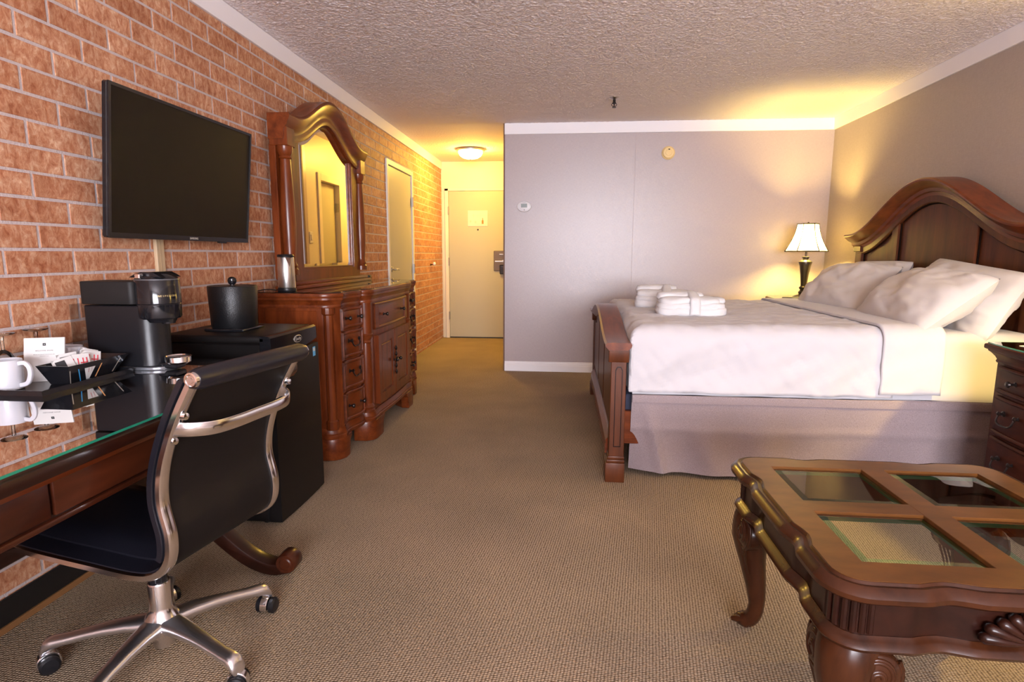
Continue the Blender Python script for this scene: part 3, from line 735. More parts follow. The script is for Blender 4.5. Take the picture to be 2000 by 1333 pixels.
build('back_panel', shell(-RY+0.010, RY-0.010, -0.004, 0.012, 1, NB+6), LEATHER_BACK, ch, local=True)
build('backrest', shell(-RY-0.020, RY+0.020, 0.010, 0.040, 1, NB), LEATHER, ch, local=True)
build('backrest_pad', shell(-RY+0.03, RY-0.03, 0.042, 0.016, 4, NB-3, 0.006), LEATHER, ch, local=True)
build('seat', shell(-RY-0.006, RY+0.006, 0.006, 0.020, NB+4, len(prof)-3), LEATHER, ch, local=True)
build('seat_pad', shell(-RY+0.035, RY-0.035, 0.020, 0.022, NB+9, len(prof)-7, 0.008), LEATHER, ch, local=True)
hr = build('head_roll', MB().lathe([(0.0, -RY-0.012), (0.021, -RY-0.012), (0.0255, -RY+0.006), (0.026, 0.0), (0.0255, RY-0.006), (0.021, RY+0.012), (0.0, RY+0.012)], (-0.375, 0, 0.905), 22, 'y'), LEATHER, ch, local=True)
for s in (1, -1):
    build('end_cap', MB().lathe([(0.0, s*(RY+0.021)), (0.006, s*(RY+0.021)), (0.007, s*(RY+0.018)), (0.012, s*(RY+0.018)), (0.014, s*(RY+0.021)), (0.018, s*(RY+0.020)), (0.020, s*(RY+0.010)), (0.0, s*(RY+0.010))], (-0.375, 0, 0.905), 22, 'y'), CHROME, hr, local=True)
arm = cr_path([(-0.302, RY+0.002, 0.782), (-0.337, RY-0.015, 0.780), (-0.362, RY-0.055, 0.776), (-0.369, RY-0.12, 0.774), (-0.369, 0, 0.774), (-0.369, -RY+0.12, 0.774), (-0.362, -RY+0.055, 0.776), (-0.337, -RY+0.015, 0.780), (-0.302, -RY-0.002, 0.782)], 5)
build('back_stretcher', MB().tube(arm, 1.0, 10, flat=(0.017, 0.0065)), CHAIR_METAL, ch, local=True, smooth=50)
build('tilt_housing', MB().prism([(-0.11, 0.392), (0.10, 0.398), (0.07, 0.355), (0.03, 0.335), (-0.045, 0.335), (-0.09, 0.36)], 'y', -0.05, 0.05, 0.006), BLACK_SAT, ch, local=True)
for x in (-0.08, 0.11):
    build('seat_crossbar', MB().tube([(x, -RY, 0.394), (x, RY, 0.394)], 0.009, 8), CHAIR_METAL, ch, local=True)
build('gas_lift', MB().lathe([(0.0, 0.350), (0.032, 0.350), (0.032, 0.318), (0.024, 0.305), (0.024, 0.24), (0.0, 0.24)], n=20), BLACK_GLOSS, ch, local=True)
build('column', MB().lathe([(0.0, 0.245), (0.028, 0.245), (0.030, 0.24), (0.031, 0.17), (0.036, 0.155), (0.046, 0.135), (0.060, 0.115), (0.058, 0.095), (0.030, 0.085), (0.027, 0.045), (0.0, 0.045)], n=28), CHAIR_METAL, ch, local=True)
base_ang = [R(a) for a in (52, -20, 268, 196, 124)]
for a in base_ang:
    la = a - R(170.5)
    rs = [0.035, 0.09, 0.15, 0.20, 0.25, 0.285, 0.305, 0.315]; zs = [0.118, 0.118, 0.112, 0.104, 0.094, 0.088, 0.080, 0.066]
    wd = [0.036, 0.030, 0.025, 0.022, 0.021, 0.022, 0.023, 0.020]; hh = [0.022, 0.018, 0.016, 0.014, 0.014, 0.017, 0.020, 0.014]
    mb = MB(); vs = []; n = 12
    for r_, z_, w_, h_ in zip(rs, zs, wd, hh):
        for k in range(n):
            g = 2*PI*k/n; c_, s_ = math.cos(g), math.sin(g)
            vs.append((r_, w_*math.copysign(abs(c_)**0.75, c_), z_+h_*math.copysign(abs(s_)**0.75, s_)))
    fs = [(i*n+k, i*n+(k+1) % n, (i+1)*n+(k+1) % n, (i+1)*n+k) for i in range(len(rs)-1) for k in range(n)]
    fs += [tuple(range(n-1, -1, -1)), tuple((len(rs)-1)*n+k for k in range(n))]
    mb.add(vs, fs).xf(Matrix.Rotation(la, 4, 'Z'))
    sp_ = build('base_spoke', mb, CAST, ch, local=True, smooth=60)
    tw_ = Matrix.Rotation(la, 4, 'Z') @ Matrix.Translation((0.305, 0, 0)) @ Matrix.Rotation(R(35), 4, 'Z')
    hood = MB().lathe([(0.010, 0.04), (0.010, 0.075)], (-0.006, 0, 0), 10)
    pts = [(0.030*math.cos(t), 0.027+0.032*math.sin(t)) for t in [R(q) for q in range(-15, 196, 15)]]
    hood.prism(pts, 'y', -0.012, 0.012, 0.002)
    cs = build('castor_hood', hood.xf(tw_), CHAIR_METAL, sp_, local=True)
    for s in (-1, 1):
        build('castor_wheel', MB().lathe([(0.0, s*0.013), (0.022, s*0.013), (0.0258, s*0.016), (0.0258, s*0.026), (0.020, s*0.031), (0.0, s*0.032)], (0.0, 0.0, 0.026), 20, 'y').xf(tw_), BLACK_SAT, cs, local=True)

# ------------------------------------------------------------------ small fridge
fx0, fx1, fy0, fy1, fz = 0.035, 0.535, 2.29, 2.735, 0.842
fg = thing('mini_fridge', 'black mini fridge between the desk and the dresser', 'fridge', ((fx0+fx1)/2, (fy0+fy1)/2, 0))
build('body', MB().box(fx0, fy0+0.004, 0.012, 0.468, fy1-0.004, fz-0.035, 0.006), FRIDGE_BLACK, fg)
build('top_panel', MB().box(fx0-0.005, fy0, fz-0.036, 0.50, fy1, fz, 0.012, 3), FRIDGE_BLACK, fg)
bow = lambda y, a: a + 0.015 + 0.006*(1-((y-(fy0+fy1)/2)/((fy1-fy0)/2))**2)
ys = [fy0 + (fy1-fy0)*k/14 for k in range(15)]
dr = build('door', MB().prism([(0.474, fy0)]+[(bow(y, 0.513), y) for y in ys]+[(0.474, fy1)], 'z', 0.014, fz-0.088, 0.004, 2), FRIDGE_BLACK, fg)
zc = lambda y: fz-0.088 + 0.020*abs((y-(fy0+fy1)/2)/((fy1-fy0)/2))**2
hp = MB(); n = len(ys); vs = []
for y in ys:
    for x, z in ((0.474, zc(y)+0.002), (bow(y, 0.508), zc(y)+0.002), (bow(y, 0.506), fz-0.010), (bow(y, 0.496), fz-0.002), (0.474, fz-0.002)): vs.append((x, y, z))
fs = [(i*5+k, i*5+(k+1) % 5, (i+1)*5+(k+1) % 5, (i+1)*5+k) for i in range(n-1) for k in range(5)] + [(0, 1, 2, 3, 4), tuple((n-1)*5+k for k in (4, 3, 2, 1, 0))]
hdr = build('door_header', hp.add(vs, fs), BLACK_GLOSS, fg, label='glossy black header strip of the fridge door')
by = (fy0+fy1)/2+0.01; bx_ = bow(by, 0.508)
build('badge', MB().prism(ov(by, fz-0.042, 0.038, 0.017, 28), 'x', bx_-0.004, bx_+0.002, 0.001), SILVER_INK, hdr)
build('badge_field', MB().prism(ov(by, fz-0.042, 0.034, 0.013, 28), 'x', bx_+0.001, bx_+0.0028), BLACK_GLOSS, hdr)
lettering('badge_name', 'Danby', 0.021, SILVER_INK, hdr, ((bx_+0.003, by, fz-0.042), (0, 1, 0), (0, 0, 1)))
build('energy_sticker', MB().box(bow(fy1-0.055, 0.513)-0.003, fy1-0.068, fz-0.150, bow(fy1-0.055, 0.513)+0.001, fy1-0.040, fz-0.105), plain('sky_blue_print', (0.10, 0.42, 0.75), 0.5), dr, smooth=0, label='small light blue sticker')
build('sticker_print', MB().box(bow(fy1-0.055, 0.513)-0.001, fy1-0.064, fz-0.126, bow(fy1-0.055, 0.513)+0.0016, fy1-0.044, fz-0.110), PAPER, dr, smooth=0)
for x in (0.07, 0.44):
    for y in (fy0+0.04, fy1-0.04): build('foot', MB().lathe([(0.0, 0), (0.016, 0), (0.016, 0.016), (0.0, 0.016)], (x, y, 0), 12), BLACK_MATT, fg)

ib = thing('ice_bucket', 'black leatherette ice bucket with lid on the mini fridge', 'ice bucket', (0.25, 2.49, fz))
build('base_tray', MB().box(0.158, 2.398, fz, 0.342, 2.582, fz+0.014, 0.006, 2), BLACK_GLOSS, ib)
build('bucket', MB().lathe([(0.0, 0.014), (0.094, 0.014), (0.097, 0.018), (0.104, 0.196), (0.102, 0.200), (0.096, 0.200), (0.094, 0.190), (0.0, 0.188)], (0.25, 2.49, fz), 40), BUCKET, ib)
ld = build('lid', MB().lathe([(0.0, 0.188), (0.0955, 0.188), (0.0955, 0.196), (0.05, 0.200), (0.0, 0.201)], (0.25, 2.49, fz), 36), BUCKET, ib)
build('lid_knob', MB().lathe([(0.011, 0.199), (0.010, 0.205), (0.015, 0.208), (0.0195, 0.221), (0.017, 0.232), (0.009, 0.238), (0.0, 0.239)], (0.25, 2.49, fz), 20), BLACK_GLOSS, ld)

# ------------------------------------------------------------------ coffee machine
cm = thing('coffee_machine', 'black capsule coffee machine on the desk beside the tray', 'coffee machine', (0.22, 1.935, TOP))
my = 1.935
def rrect(x0, x1, y0, y1, r0, r1, n=8):
    """plan with its x0 corners rounded by r0 and its x1 corners by r1"""
    o_ = []
    for cx, cy_, a0, r_ in ((x1-r1, y1-r1, 0, r1), (x0+r0, y1-r0, 90, r0), (x0+r0, y0+r0, 180, r0), (x1-r1, y0+r1, 270, r1)):
        for k in range(n+1): a = R(a0+90*k/n); o_.append((cx+r_*math.cos(a), cy_+r_*math.sin(a)))
    return o_
build('base', MB().prism(rrect(0.07, 0.355, my-0.07, my+0.07, 0.02, 0.068), 'z', TOP, TOP+0.012, 0.003, 2), SILVER_PLASTIC, cm)
build('body', MB().prism(rrect(0.062, 0.325, my-0.062, my+0.062, 0.015, 0.060), 'z', TOP+0.012, TOP+0.228, 0.003), BLACK_SAT, cm)
build('rear_cap', MB().prism(rrect(0.055, 0.26, my-0.066, my+0.066, 0.02, 0.02), 'z', TOP+0.232, TOP+0.312, 0.004, 2), BLACK_MATT, cm)
build('water_tank', MB().prism(rrect(0.006, 0.060, my-0.062, my+0.062, 0.012, 0.004), 'z', TOP+0.002, TOP+0.230), TANK, cm)
hd = build('brew_head', MB().lathe([(0.0, 0.168), (0.050, 0.168), (0.055, 0.178), (0.066, 0.181), (0.070, 0.187), (0.071, 0.228), (0.0715, 0.231), (0.070, 0.233), (0.0715, 0.235), (0.0705, 0.318), (0.068, 0.322), (0.045, 0.338), (0.040, 0.340), (0.0, 0.340)], (0.305, my, TOP), 44), BLACK_GLOSS, cm)
build('chrome_ring', MB().lathe([(0.0705, 0.3165), (0.0712, 0.3185), (0.0705, 0.3205)], (0.305, my, TOP), 44), SILVER_PLASTIC, hd)
build('lever', MB().box(0.283, my-0.082, TOP+0.322, 0.302, my-0.060, TOP+0.340, 0.003), CHROME, hd)
build('lever_arm', MB().prism([(0.24, TOP+0.326), (0.36, TOP+0.326), (0.345, TOP+0.336), (0.325, TOP+0.345), (0.285, TOP+0.345), (0.262, TOP+0.338)], 'y', my-0.055, my+0.055, 0.003), BLACK_GLOSS, hd)
for ai, c_ in enumerate('NESPRESSO'):
    a = R(-52 + ai*5.2)
    n_ = Vector((math.cos(a), math.sin(a), 0)); p_ = Vector((0.305, my, TOP+0.262)) + n_*0.0713
    lettering('maker_letter', c_, 0.0085, GOLD_INK, hd, (p_, Vector((-n_.y, n_.x, 0)), (0, 0, 1)))
build('spout', MB().lathe([(0.0, 0.160), (0.022, 0.162), (0.026, 0.178), (0.0, 0.178)], (0.335, my, TOP), 20), BLACK_GLOSS, cm)
cs = build('cup_support', MB().lathe([(0.0, 0.022), (0.036, 0.022), (0.042, 0.028), (0.044, 0.046), (0.040, 0.048), (0.037, 0.043), (0.0, 0.043)], (0.375, my-0.02, TOP), 32), CHROME, cm, label='chrome ringed cup support')
build('cup_grid', MB().lathe([(0.0, 0.0432), (0.0365, 0.0432), (0.0365, 0.0442), (0.0, 0.0442)], (0.375, my-0.02, TOP), 28), SILVER_PLASTIC, cs)
build('support_arm', MB().box(0.31, my-0.045, TOP+0.004, 0.385, my+0.01, TOP+0.024, 0.005), BLACK_GLOSS, cs)

# ------------------------------------------------------------------ dresser
DC = 3.95
ds = thing('dresser', 'carved cherry dresser with drawers and two cupboard doors against the brick wall', 'dresser', (0.03, DC, 0))
def serp(t): return 0.512 - 0.016*math.sin(2*PI*t)
half = [(0.03, 3.09), (0.42, 3.09), (0.455, 3.097), (0.485, 3.117), (0.503, 3.145)]
half += [(serp(k/10), 3.16+0.305*k/10) for k in range(11)]
half_body = half + [(0.520, 3.475), (0.520, 3.545), (0.560, 3.56)] + [(0.560+0.012*math.sin(PI/2*k/5), 3.58+(DC-3.58)*k/5) for k in range(6)]
half_top = half + [(0.535, 3.468), (0.562, 3.485), (0.574, 3.51), (0.572, 3.535), (0.574, 3.56)] + [(0.568+0.012*math.sin(PI/2*k/5), 3.60+(DC-3.60)*k/5) for k in range(6)]
def full(h): return h + [(x, 2*DC-y) for x, y in h[::-1][1:]]
def offs(path, d):
    P = [Vector(p) for p in path]; out = []
    for i in range(len(P)):
        d1 = (P[min(i+1, len(P)-1)]-P[min(i, len(P)-2)]).normalized(); d0 = (P[max(i, 1)]-P[max(i-1, 0)]).normalized()
        n = Vector((d0.y, -d0.x))+Vector((d1.y, -d1.x)); n.normalize(); k = 1/max(0.6, n.dot(Vector((d1.y, -d1.x))))
        q = P[i]+n*d*k; out.append((q.x, q.y))
    return out
BODY, TOPP = full(half_body), full(half_top)
build('carcass', MB().prism(BODY, 'z', 0.135, 0.925), WOOD, ds)
build('dresser_top', MB().prism(offs(TOPP, 0.022), 'z', 0.940, 0.968, 0.007, 2), WOODY, ds)
build('cornice', MB().sweep(TOPP, [(-0.01, 0.885), (0.004, 0.885), (0.006, 0.895), (0.003, 0.902), (0.008, 0.918), (0.018, 0.930), (0.018, 0.941), (-0.01, 0.941)], XYZ, -1), WOODY, ds)
build('base_moulding', MB().sweep(TOPP, [(-0.02, 0.128), (0.012, 0.128), (0.014, 0.146), (0.010, 0.151), (0.012, 0.160), (0.007, 0.172), (0.003, 0.190), (-0.02, 0.190)], XYZ, -1), WOODY, ds)
def foot(pts): build('foot', MB().prism(pts, 'z', 0.0, 0.130, 0.010, 2), WOODY, ds)
cf = [(0.30, 3.077), (0.425, 3.077), (0.470, 3.087), (0.502, 3.112), (0.522, 3.15), (0.522, 3.205), (0.47, 3.205), (0.45, 3.15), (0.30, 3.13)]
pf = [(0.45, 3.45), (0.535, 3.452), (0.575, 3.478), (0.592, 3.515), (0.592, 3.60), (0.592, 3.635), (0.53, 3.635), (0.45, 3.56)]
mirp = lambda p: [(x, 2*DC-y) for x, y in p][::-1]
for q in (cf, pf): foot(q); foot(mirp(q))
foot([(0.03, 3.077), (0.13, 3.077), (0.13, 3.13), (0.03, 3.13)])
# bracket wings of the feet
for s in (1, -1):
    for (y, x0, x1) in ((3.200, 0.47, 0.520), (3.630, 0.53, 0.590)):
        w_ = [(y, 0.130), (y, 0.010), (y+0.006, 0.045), (y+0.018, 0.058), (y+0.024, 0.092), (y+0.046, 0.106), (y+0.054, 0.130)]
        if s < 0: w_ = [(2*DC-a, b) for a, b in w_]
        build('foot_bracket', MB().prism(w_, 'x', x0, x1, 0.003), WOODY, ds)
for s in (1, -1):
    yy = 3.51 if s > 0 else 2*DC-3.51
    build('column', MB().lathe([(0.0, 0.185), (0.050, 0.185), (0.050, 0.200), (0.044, 0.206), (0.048, 0.218), (0.042, 0.228), (0.034, 0.24), (0.040, 0.36), (0.042, 0.46), (0.036, 0.60), (0.033, 0.63), (0.040, 0.636), (0.034, 0.648), (0.040, 0.66), (0.048, 0.676), (0.052, 0.684), (0.046, 0.692), (0.046, 0.885), (0.0, 0.885)], (0.530, yy, 0), 24), WOOD, ds)
    y2 = 3.110 if s > 0 else 2*DC-3.110
    build('corner_pilaster', MB().lathe([(0.0, 0.185), (0.038, 0.185), (0.038, 0.235), (0.030, 0.243), (0.030, 0.845), (0.038, 0.853), (0.038, 0.886), (0.0, 0.886)], (0.458, y2, 0), 12), WOOD, ds, smooth=0)
build('end_panel', MB().box(0.07, 3.084, 0.22, 0.40, 3.092, 0.87, 0.004), WOOD, ds)
def curved(path, z0, z1, th_, lip):
    sec = lambda a, b, t: [(0, a), (t*0.7, a), (t, a+0.006), (t, b-0.006), (t*0.7, b), (0, b)]
    mb = MB().sweep(path, sec(z0, z1, th_), XYZ, -1)
    mb.sweep(path, sec(z0-0.002, z0+0.017, lip), XYZ, -1).sweep(path, sec(z1-0.017, z1+0.002, lip), XYZ, -1)
    mb.sweep(path[:2], sec(z0, z1, lip), XYZ, -1).sweep(path[-2:], sec(z0, z1, lip), XYZ, -1)
    return mb
def knob(parent, x, y, z):
    build('knob', MB().lathe([(0.010, 0.0), (0.010, 0.003), (0.005, 0.006), (0.005, 0.018), (0.010, 0.022), (0.0135, 0.030), (0.011, 0.037), (0.0, 0.040)], (x, y, z), 14, 'x'), BRONZE, parent, label='dark bronze knob')
def bail(parent, x, y, z, w_=0.115):
    mb = MB()
    for s in (-1, 1): mb.lathe([(0.013, 0.0), (0.013, 0.003), (0.006, 0.006), (0.006, 0.018), (0.011, 0.021), (0.012, 0.028), (0.0, 0.032)], (x, y+s*w_/2, z), 12, 'x')
    mb.tube(cr_path([(x+0.022, y-w_/2, z), (x+0.030, y-w_/2+0.002, z-0.022), (x+0.032, y-w_/4, z-0.036), (x+0.033, y, z-0.033), (x+0.032, y+w_/4, z-0.036), (x+0.030, y+w_/2-0.002, z-0.022), (x+0.022, y+w_/2, z)], 4), 0.0042, 8)
    build('bail_handle', mb, BRONZE, parent, label='dark bronze drop handle')
DZS = [(0.755, 0.872, 'k'), (0.582, 0.735, 'b'), (0.395, 0.562, 'b'), (0.205, 0.375, 'k')]
for s in (1, -1):
    pth = [(serp(k/12)+0.001, 3.152+0.312*k/12) for k in range(13)]
    if s < 0: pth = [(x, 2*DC-y) for x, y in pth][::-1]
    ym = (pth[0][1]+pth[-1][1])/2
    for z0, z1, hnd in DZS:
        d_ = build('drawer', curved(pth, z0, z1, 0.009, 0.017), WOODY, ds)
        zm = (z0+z1)/2
        if hnd == 'k':
            for q in (-0.062, 0.062): knob(d_, 0.514-s*0.012*(1 if q < 0 else -1)+0.008, ym+q, zm)
        else: bail(d_, 0.520, ym, zm+0.022)
pc = [(0.560+0.012*math.sin(PI*(k/12)), 3.585+(2*DC-2*3.585)*k/12) for k in range(13)]
d_ = build('drawer', curved(pc, 0.705, 0.872, 0.009, 0.017), WOODY, ds)
for q in (-0.20, 0.20): knob(d_, 0.577, DC+q, 0.79)
def front_door(y0, y1, kn):
    a = 0.560+0.012*math.sin(PI*((y0-3.585)/(2*DC-7.17))); b = 0.560+0.012*math.sin(PI*((y1-3.585)/(2*DC-7.17)))
    X = max(a, b)
    mb = MB().box(X-0.02, y0, 0.212, X+0.010, y1, 0.665, 0.002)
    mb.ring([(y0, 0.212), (y1, 0.212), (y1, 0.665), (y0, 0.665)], [(y0+0.055, 0.272), (y1-0.055, 0.272), (y1-0.055, 0.61), (y0+0.055, 0.61)], YZX, X+0.008, X+0.020)
    o_ = build('cupboard_door', mb, WOOD, ds)
    pr = MB().box(X+0.008, y0+0.068, 0.287, X+0.016, y1-0.068, 0.596, 0.005)
    build('door_panel', pr, WOOD, o_)
    knob(o_, X+0.020, kn, 0.45)
    return o_, X
front_door(3.592, DC-0.012, DC-0.038); o_, X = front_door(DC+0.012, 2*DC-3.592, DC+0.038)
sc = build('carved_meeting_stile', MB().box(X, DC-0.011, 0.212, X+0.022, DC+0.011, 0.665, 0.003), WOOD, ds)
mb = MB()
for k in range(5): mb.lathe([(0.0, -0.022), (0.008, -0.012), (0.012, 0.0), (0.008, 0.012), (0.0, 0.022)], (X+0.024, DC, 0.36+k*0.042), 10)
build('carved_drop', mb, BRONZE, sc)
build('top_glass', MB().prism(offs(TOPP, 0.010), 'z', 0.9682, 0.972), DESK_GLASS, ds, smooth=0)
DT = 0.9722
ds.scale = (0.93, 1, 1)

# ------------------------------------------------------------------ dresser mirror
MC = 3.955
mr = thing('dresser_mirror', 'tall arched cherry framed mirror with turned columns standing on the dresser', 'mirror', (0.09, MC, DT))
def ogee(y, c, hw, zb, A, fl): 
    u = abs(y-c)/hw
    return zb if u > fl else zb + A*(0.5+0.5*math.cos(PI*u/fl))
NT = 36
cyA, cyB = MC-0.655, MC+0.655
arch = [(cyA+(cyB-cyA)*k/48, ogee(cyA+(cyB-cyA)*k/48, MC, 0.655, 1.935, 0.205, 0.86)) for k in range(49)]
build('cornice', MB().sweep(arch, [(-0.10, 0.035), (-0.10, 0.125), (-0.075, 0.132), (-0.06, 0.128), (-0.035, 0.136), (-0.02, 0.150), (0.0, 0.158), (0.022, 0.168), (0.034, 0.170), (0.045, 0.166), (0.045, 0.035)], YZX), WOODY, mr)
for s in (1, -1):
    y = MC - s*0.600
    build('capital_block', MB().box(0.037, y-0.050, 1.80, 0.146, y+0.050, 1.905, 0.004), WOOD, mr)
    build('column', MB().lathe([(0.0, 1.06), (0.046, 1.06), (0.046, 1.09), (0.038, 1.10), (0.042, 1.115), (0.034, 1.13), (0.032, 1.15), (0.040, 1.26), (0.043, 1.36), (0.038, 1.55), (0.031, 1.70), (0.030, 1.728), (0.038, 1.735), (0.032, 1.748), (0.038, 1.758), (0.044, 1.775), (0.046, 1.80), (0.0, 1.80)], (0.105, y, 0), 22), WOOD, mr)
    build('column_backing', MB().box(0.030, y-0.045, 1.03, 0.070, y+0.045, 1.81, 0.003), WOOD, mr)
def loop(y0, y1, z0, zs_, A, fl):
    pts = [(y1+(y0-y1)*k/NT, None) for k in range(NT+1)]
    tp = [(y, ogee(y, (y0+y1)/2, (y1-y0)/2, zs_, A, fl)) for y, _ in pts]
    bt = [(y0+(y1-y0)*k/8, z0) for k in range(9)]
    return bt[:-1] + [(y1, z0+(zs_-z0)*k/8) for k in range(8)] + tp[:-1] + [(y0, zs_+(z0-zs_)*k/8) for k in range(8)]
gy0, gy1 = MC-0.435, MC+0.435
outer = loop(MC-0.552, MC+0.552, 1.015, 1.845, 0.205, 0.98); inner = loop(gy0, gy1, 1.085, 1.885, 0.150, 0.93)
build('frame', MB().ring(outer, inner, YZX, 0.035, 0.112), WOOD, mr, smooth=20)
inner2 = loop(gy0+0.014, gy1-0.014, 1.099, 1.873, 0.150, 0.93)
build('frame_bead', MB().ring(inner, inner2, YZX, 0.080, 0.104), WOODY, mr, smooth=20)
g3 = loop(gy0+0.034, gy1-0.034, 1.120, 1.853, 0.148, 0.93)
mb = MB(); n = len(inner2)
mb.add([(0.0855, u, v) for u, v in inner2]+[(0.0885, u, v) for u, v in g3], [(i, (i+1) % n, n+(i+1) % n, n+i) for i in range(n)])
build('bevel', mb, MIRROR, mr, smooth=0)
build('mirror_glass', MB().add([(0.0885, u, v) for u, v in g3], [tuple(range(n))]), MIRROR, mr, smooth=0)
build('backing', MB().prism(outer, 'x', 0.030, 0.036), WOOD, mr, smooth=0)
build('plinth', MB().box(0.030, MC-0.66, DT, 0.165, MC+0.66, DT+0.022, 0.006, 2).box(0.035, MC-0.645, DT+0.022, 0.145, MC+0.645, DT+0.046, 0.006, 2), WOODY, mr)

# ------------------------------------------------------------------ things on the dresser
kt = thing('electric_kettle', 'small brushed steel kettle with black lid on the dresser', 'kettle', (0.160, 3.185, DT))
kc = (0.160, 3.185, DT)
build('power_base', MB().lathe([(0.0, 0.0), (0.050, 0.0), (0.052, 0.004), (0.050, 0.018), (0.0, 0.018)], kc, 32), BLACK_SAT, kt)
build('jug', MB().lathe([(0.0, 0.019), (0.046, 0.019), (0.048, 0.024), (0.045, 0.19), (0.043, 0.194), (0.0, 0.194)], kc, 40), STEEL, kt)
build('lid', MB().lathe([(0.0, 0.194), (0.046, 0.194), (0.047, 0.200), (0.043, 0.208), (0.0, 0.210)], kc, 32), BLACK_SAT, kt)
sa = R(-40); sv = Vector((math.cos(sa), math.sin(sa), 0)); sn = Vector((-sv.y, sv.x, 0)); k3 = Vector(kc)
q = [k3+sv*0.042+sn*0.020+Vector((0, 0, 0.192)), k3+sv*0.042-sn*0.020+Vector((0, 0, 0.192)), k3+sv*0.070+Vector((0, 0, 0.190)), k3+sv*0.044+Vector((0, 0, 0.135))]
build('spout', MB().add(q, [(0, 2, 3), (1, 3, 2), (0, 1, 2), (0, 3, 1)]), STEEL, kt, smooth=0)
hv = -sv
build('handle', MB().tube(cr_path([k3+hv*0.043+Vector((0, 0, 0.185)), k3+hv*0.075+Vector((0, 0, 0.18)), k3+hv*0.080+Vector((0, 0, 0.12)), k3+hv*0.070+Vector((0, 0, 0.06)), k3+hv*0.046+Vector((0, 0, 0.045))], 5), 0.009, 8), BLACK_SAT, kt)
build('power_cord', MB().tube(cr_path([(0.105, 3.165, DT+0.006), (0.07, 3.14, DT+0.012), (0.045, 3.10, DT+0.008), (0.035, 3.07, DT-0.01), (0.032, 3.055, 0.85), (0.03, 3.05, 0.65)], 6), 0.003, 6), BLACK_MATT, kt)
ab = thing('power_adapter', 'small black power adapter on the dresser at the far foot of the mirror', 'adapter', (0.10, 4.70, DT))
build('case', MB().box(0.07, 4.672, DT, 0.125, 4.745, DT+0.040, 0.008, 2), BLACK_SAT, ab)
build('plug_face', MB().box(0.124, 4.690, DT+0.010, 0.129, 4.728, DT+0.031, 0.002), BLACK_GLOSS, ab)

# ------------------------------------------------------------------ tray with cups on the desk
st = thing('service_tray', 'flat black tray under the mugs on the glass topped desk', 'tray', (0.13, 1.665, TOP))
tx0, tx1, ty_0, ty_1 = 0.022, 0.250, 1.495, 1.840
build('plate', MB().box(tx0, ty_0, TOP, tx1, ty_1, TOP+0.005, 0.002), BLACK_GLOSS, st)
build('rim', MB().sweep([(tx0, ty_0), (tx1, ty_0), (tx1, ty_1), (tx0, ty_1)], [(0, TOP), (0.004, TOP), (0.007, TOP+0.016), (0.004, TOP+0.016), (0.0, TOP+0.004)], XYZ, -1, closed=True), BLACK_GLOSS, st, smooth=0)
TT = TOP+0.0055
cd_ = thing('condiment_caddy', 'flared glossy black caddy full of packets on the tray', 'caddy', (0.20, 1.70, TT))
cb = [(0.163, 1.615), (0.225, 1.615), (0.225, 1.79), (0.163, 1.79)]
ct_ = [(0.142, 1.590), (0.252, 1.590), (0.252, 1.835), (0.142, 1.835)]
mb = MB().ring(cb, [(x*0.96+0.0075, y*0.985+0.025) for x, y in cb], XYZ, TT, TT+0.003)
vs = [(x, y, TT) for x, y in cb]+[(x, y, TT+0.062) for x, y in ct_]+[(0.1445, 1.593, TT+0.062), (0.2495, 1.593, TT+0.062), (0.2495, 1.832, TT+0.062), (0.1445, 1.832, TT+0.062)]+[(0.166, 1.618, TT+0.003), (0.222, 1.618, TT+0.003), (0.222, 1.787, TT+0.003), (0.166, 1.787, TT+0.003)]
fs = [(3, 2, 1, 0), (12, 13, 14, 15)]
for i in range(4):
    j = (i+1) % 4; fs += [(i, j, 4+j, 4+i), (4+i, 4+j, 8+j, 8+i), (8+i, 8+j, 12+j, 12+i)]
build('bin', MB().add(vs, fs), BLACK_GLOSS, cd_, smooth=0)
# printed stripes on the caddy front
def on_front(y, s): # point on the flared outer face that faces +x
    return Vector((0.225+(0.252-0.225)*s+0.0008, y, TT+0.062*s))
def stripe(mat, y0, s0, y1, s1, w_):
    a, b = on_front(y0, s0), on_front(y1, s1)
    build('printed_stripe', MB().add([a+Vector((0, -w_, 0)), a+Vector((0, w_, 0)), b+Vector((0, w_, 0)), b+Vector((0, -w_, 0))], [(0, 1, 2, 3)]), mat, cd_, smooth=0)
stripe(SILVER_INK, 1.600, 0.75, 1.618, 0.05, 0.0018); stripe(BLUE_INK, 1.632, 0.75, 1.655, 0.05, 0.002)
stripe(ORANGE_INK, 1.722, 0.80, 1.712, 0.10, 0.0022); stripe(SILVER_INK, 1.80, 0.85, 1.782, 0.15, 0.002)
a = [on_front(1.656, 0.72), on_front(1.698, 0.72), on_front(1.688, 0.08), on_front(1.676, 0.08)]
build('printed_packet', MB().add(a, [(0, 1, 2, 3)]), PAPER, cd_, smooth=0)
stripe(RED_INK, 1.674, 0.70, 1.677, 0.45, 0.0013); stripe(RED_INK, 1.686, 0.70, 1.688, 0.45, 0.0013)
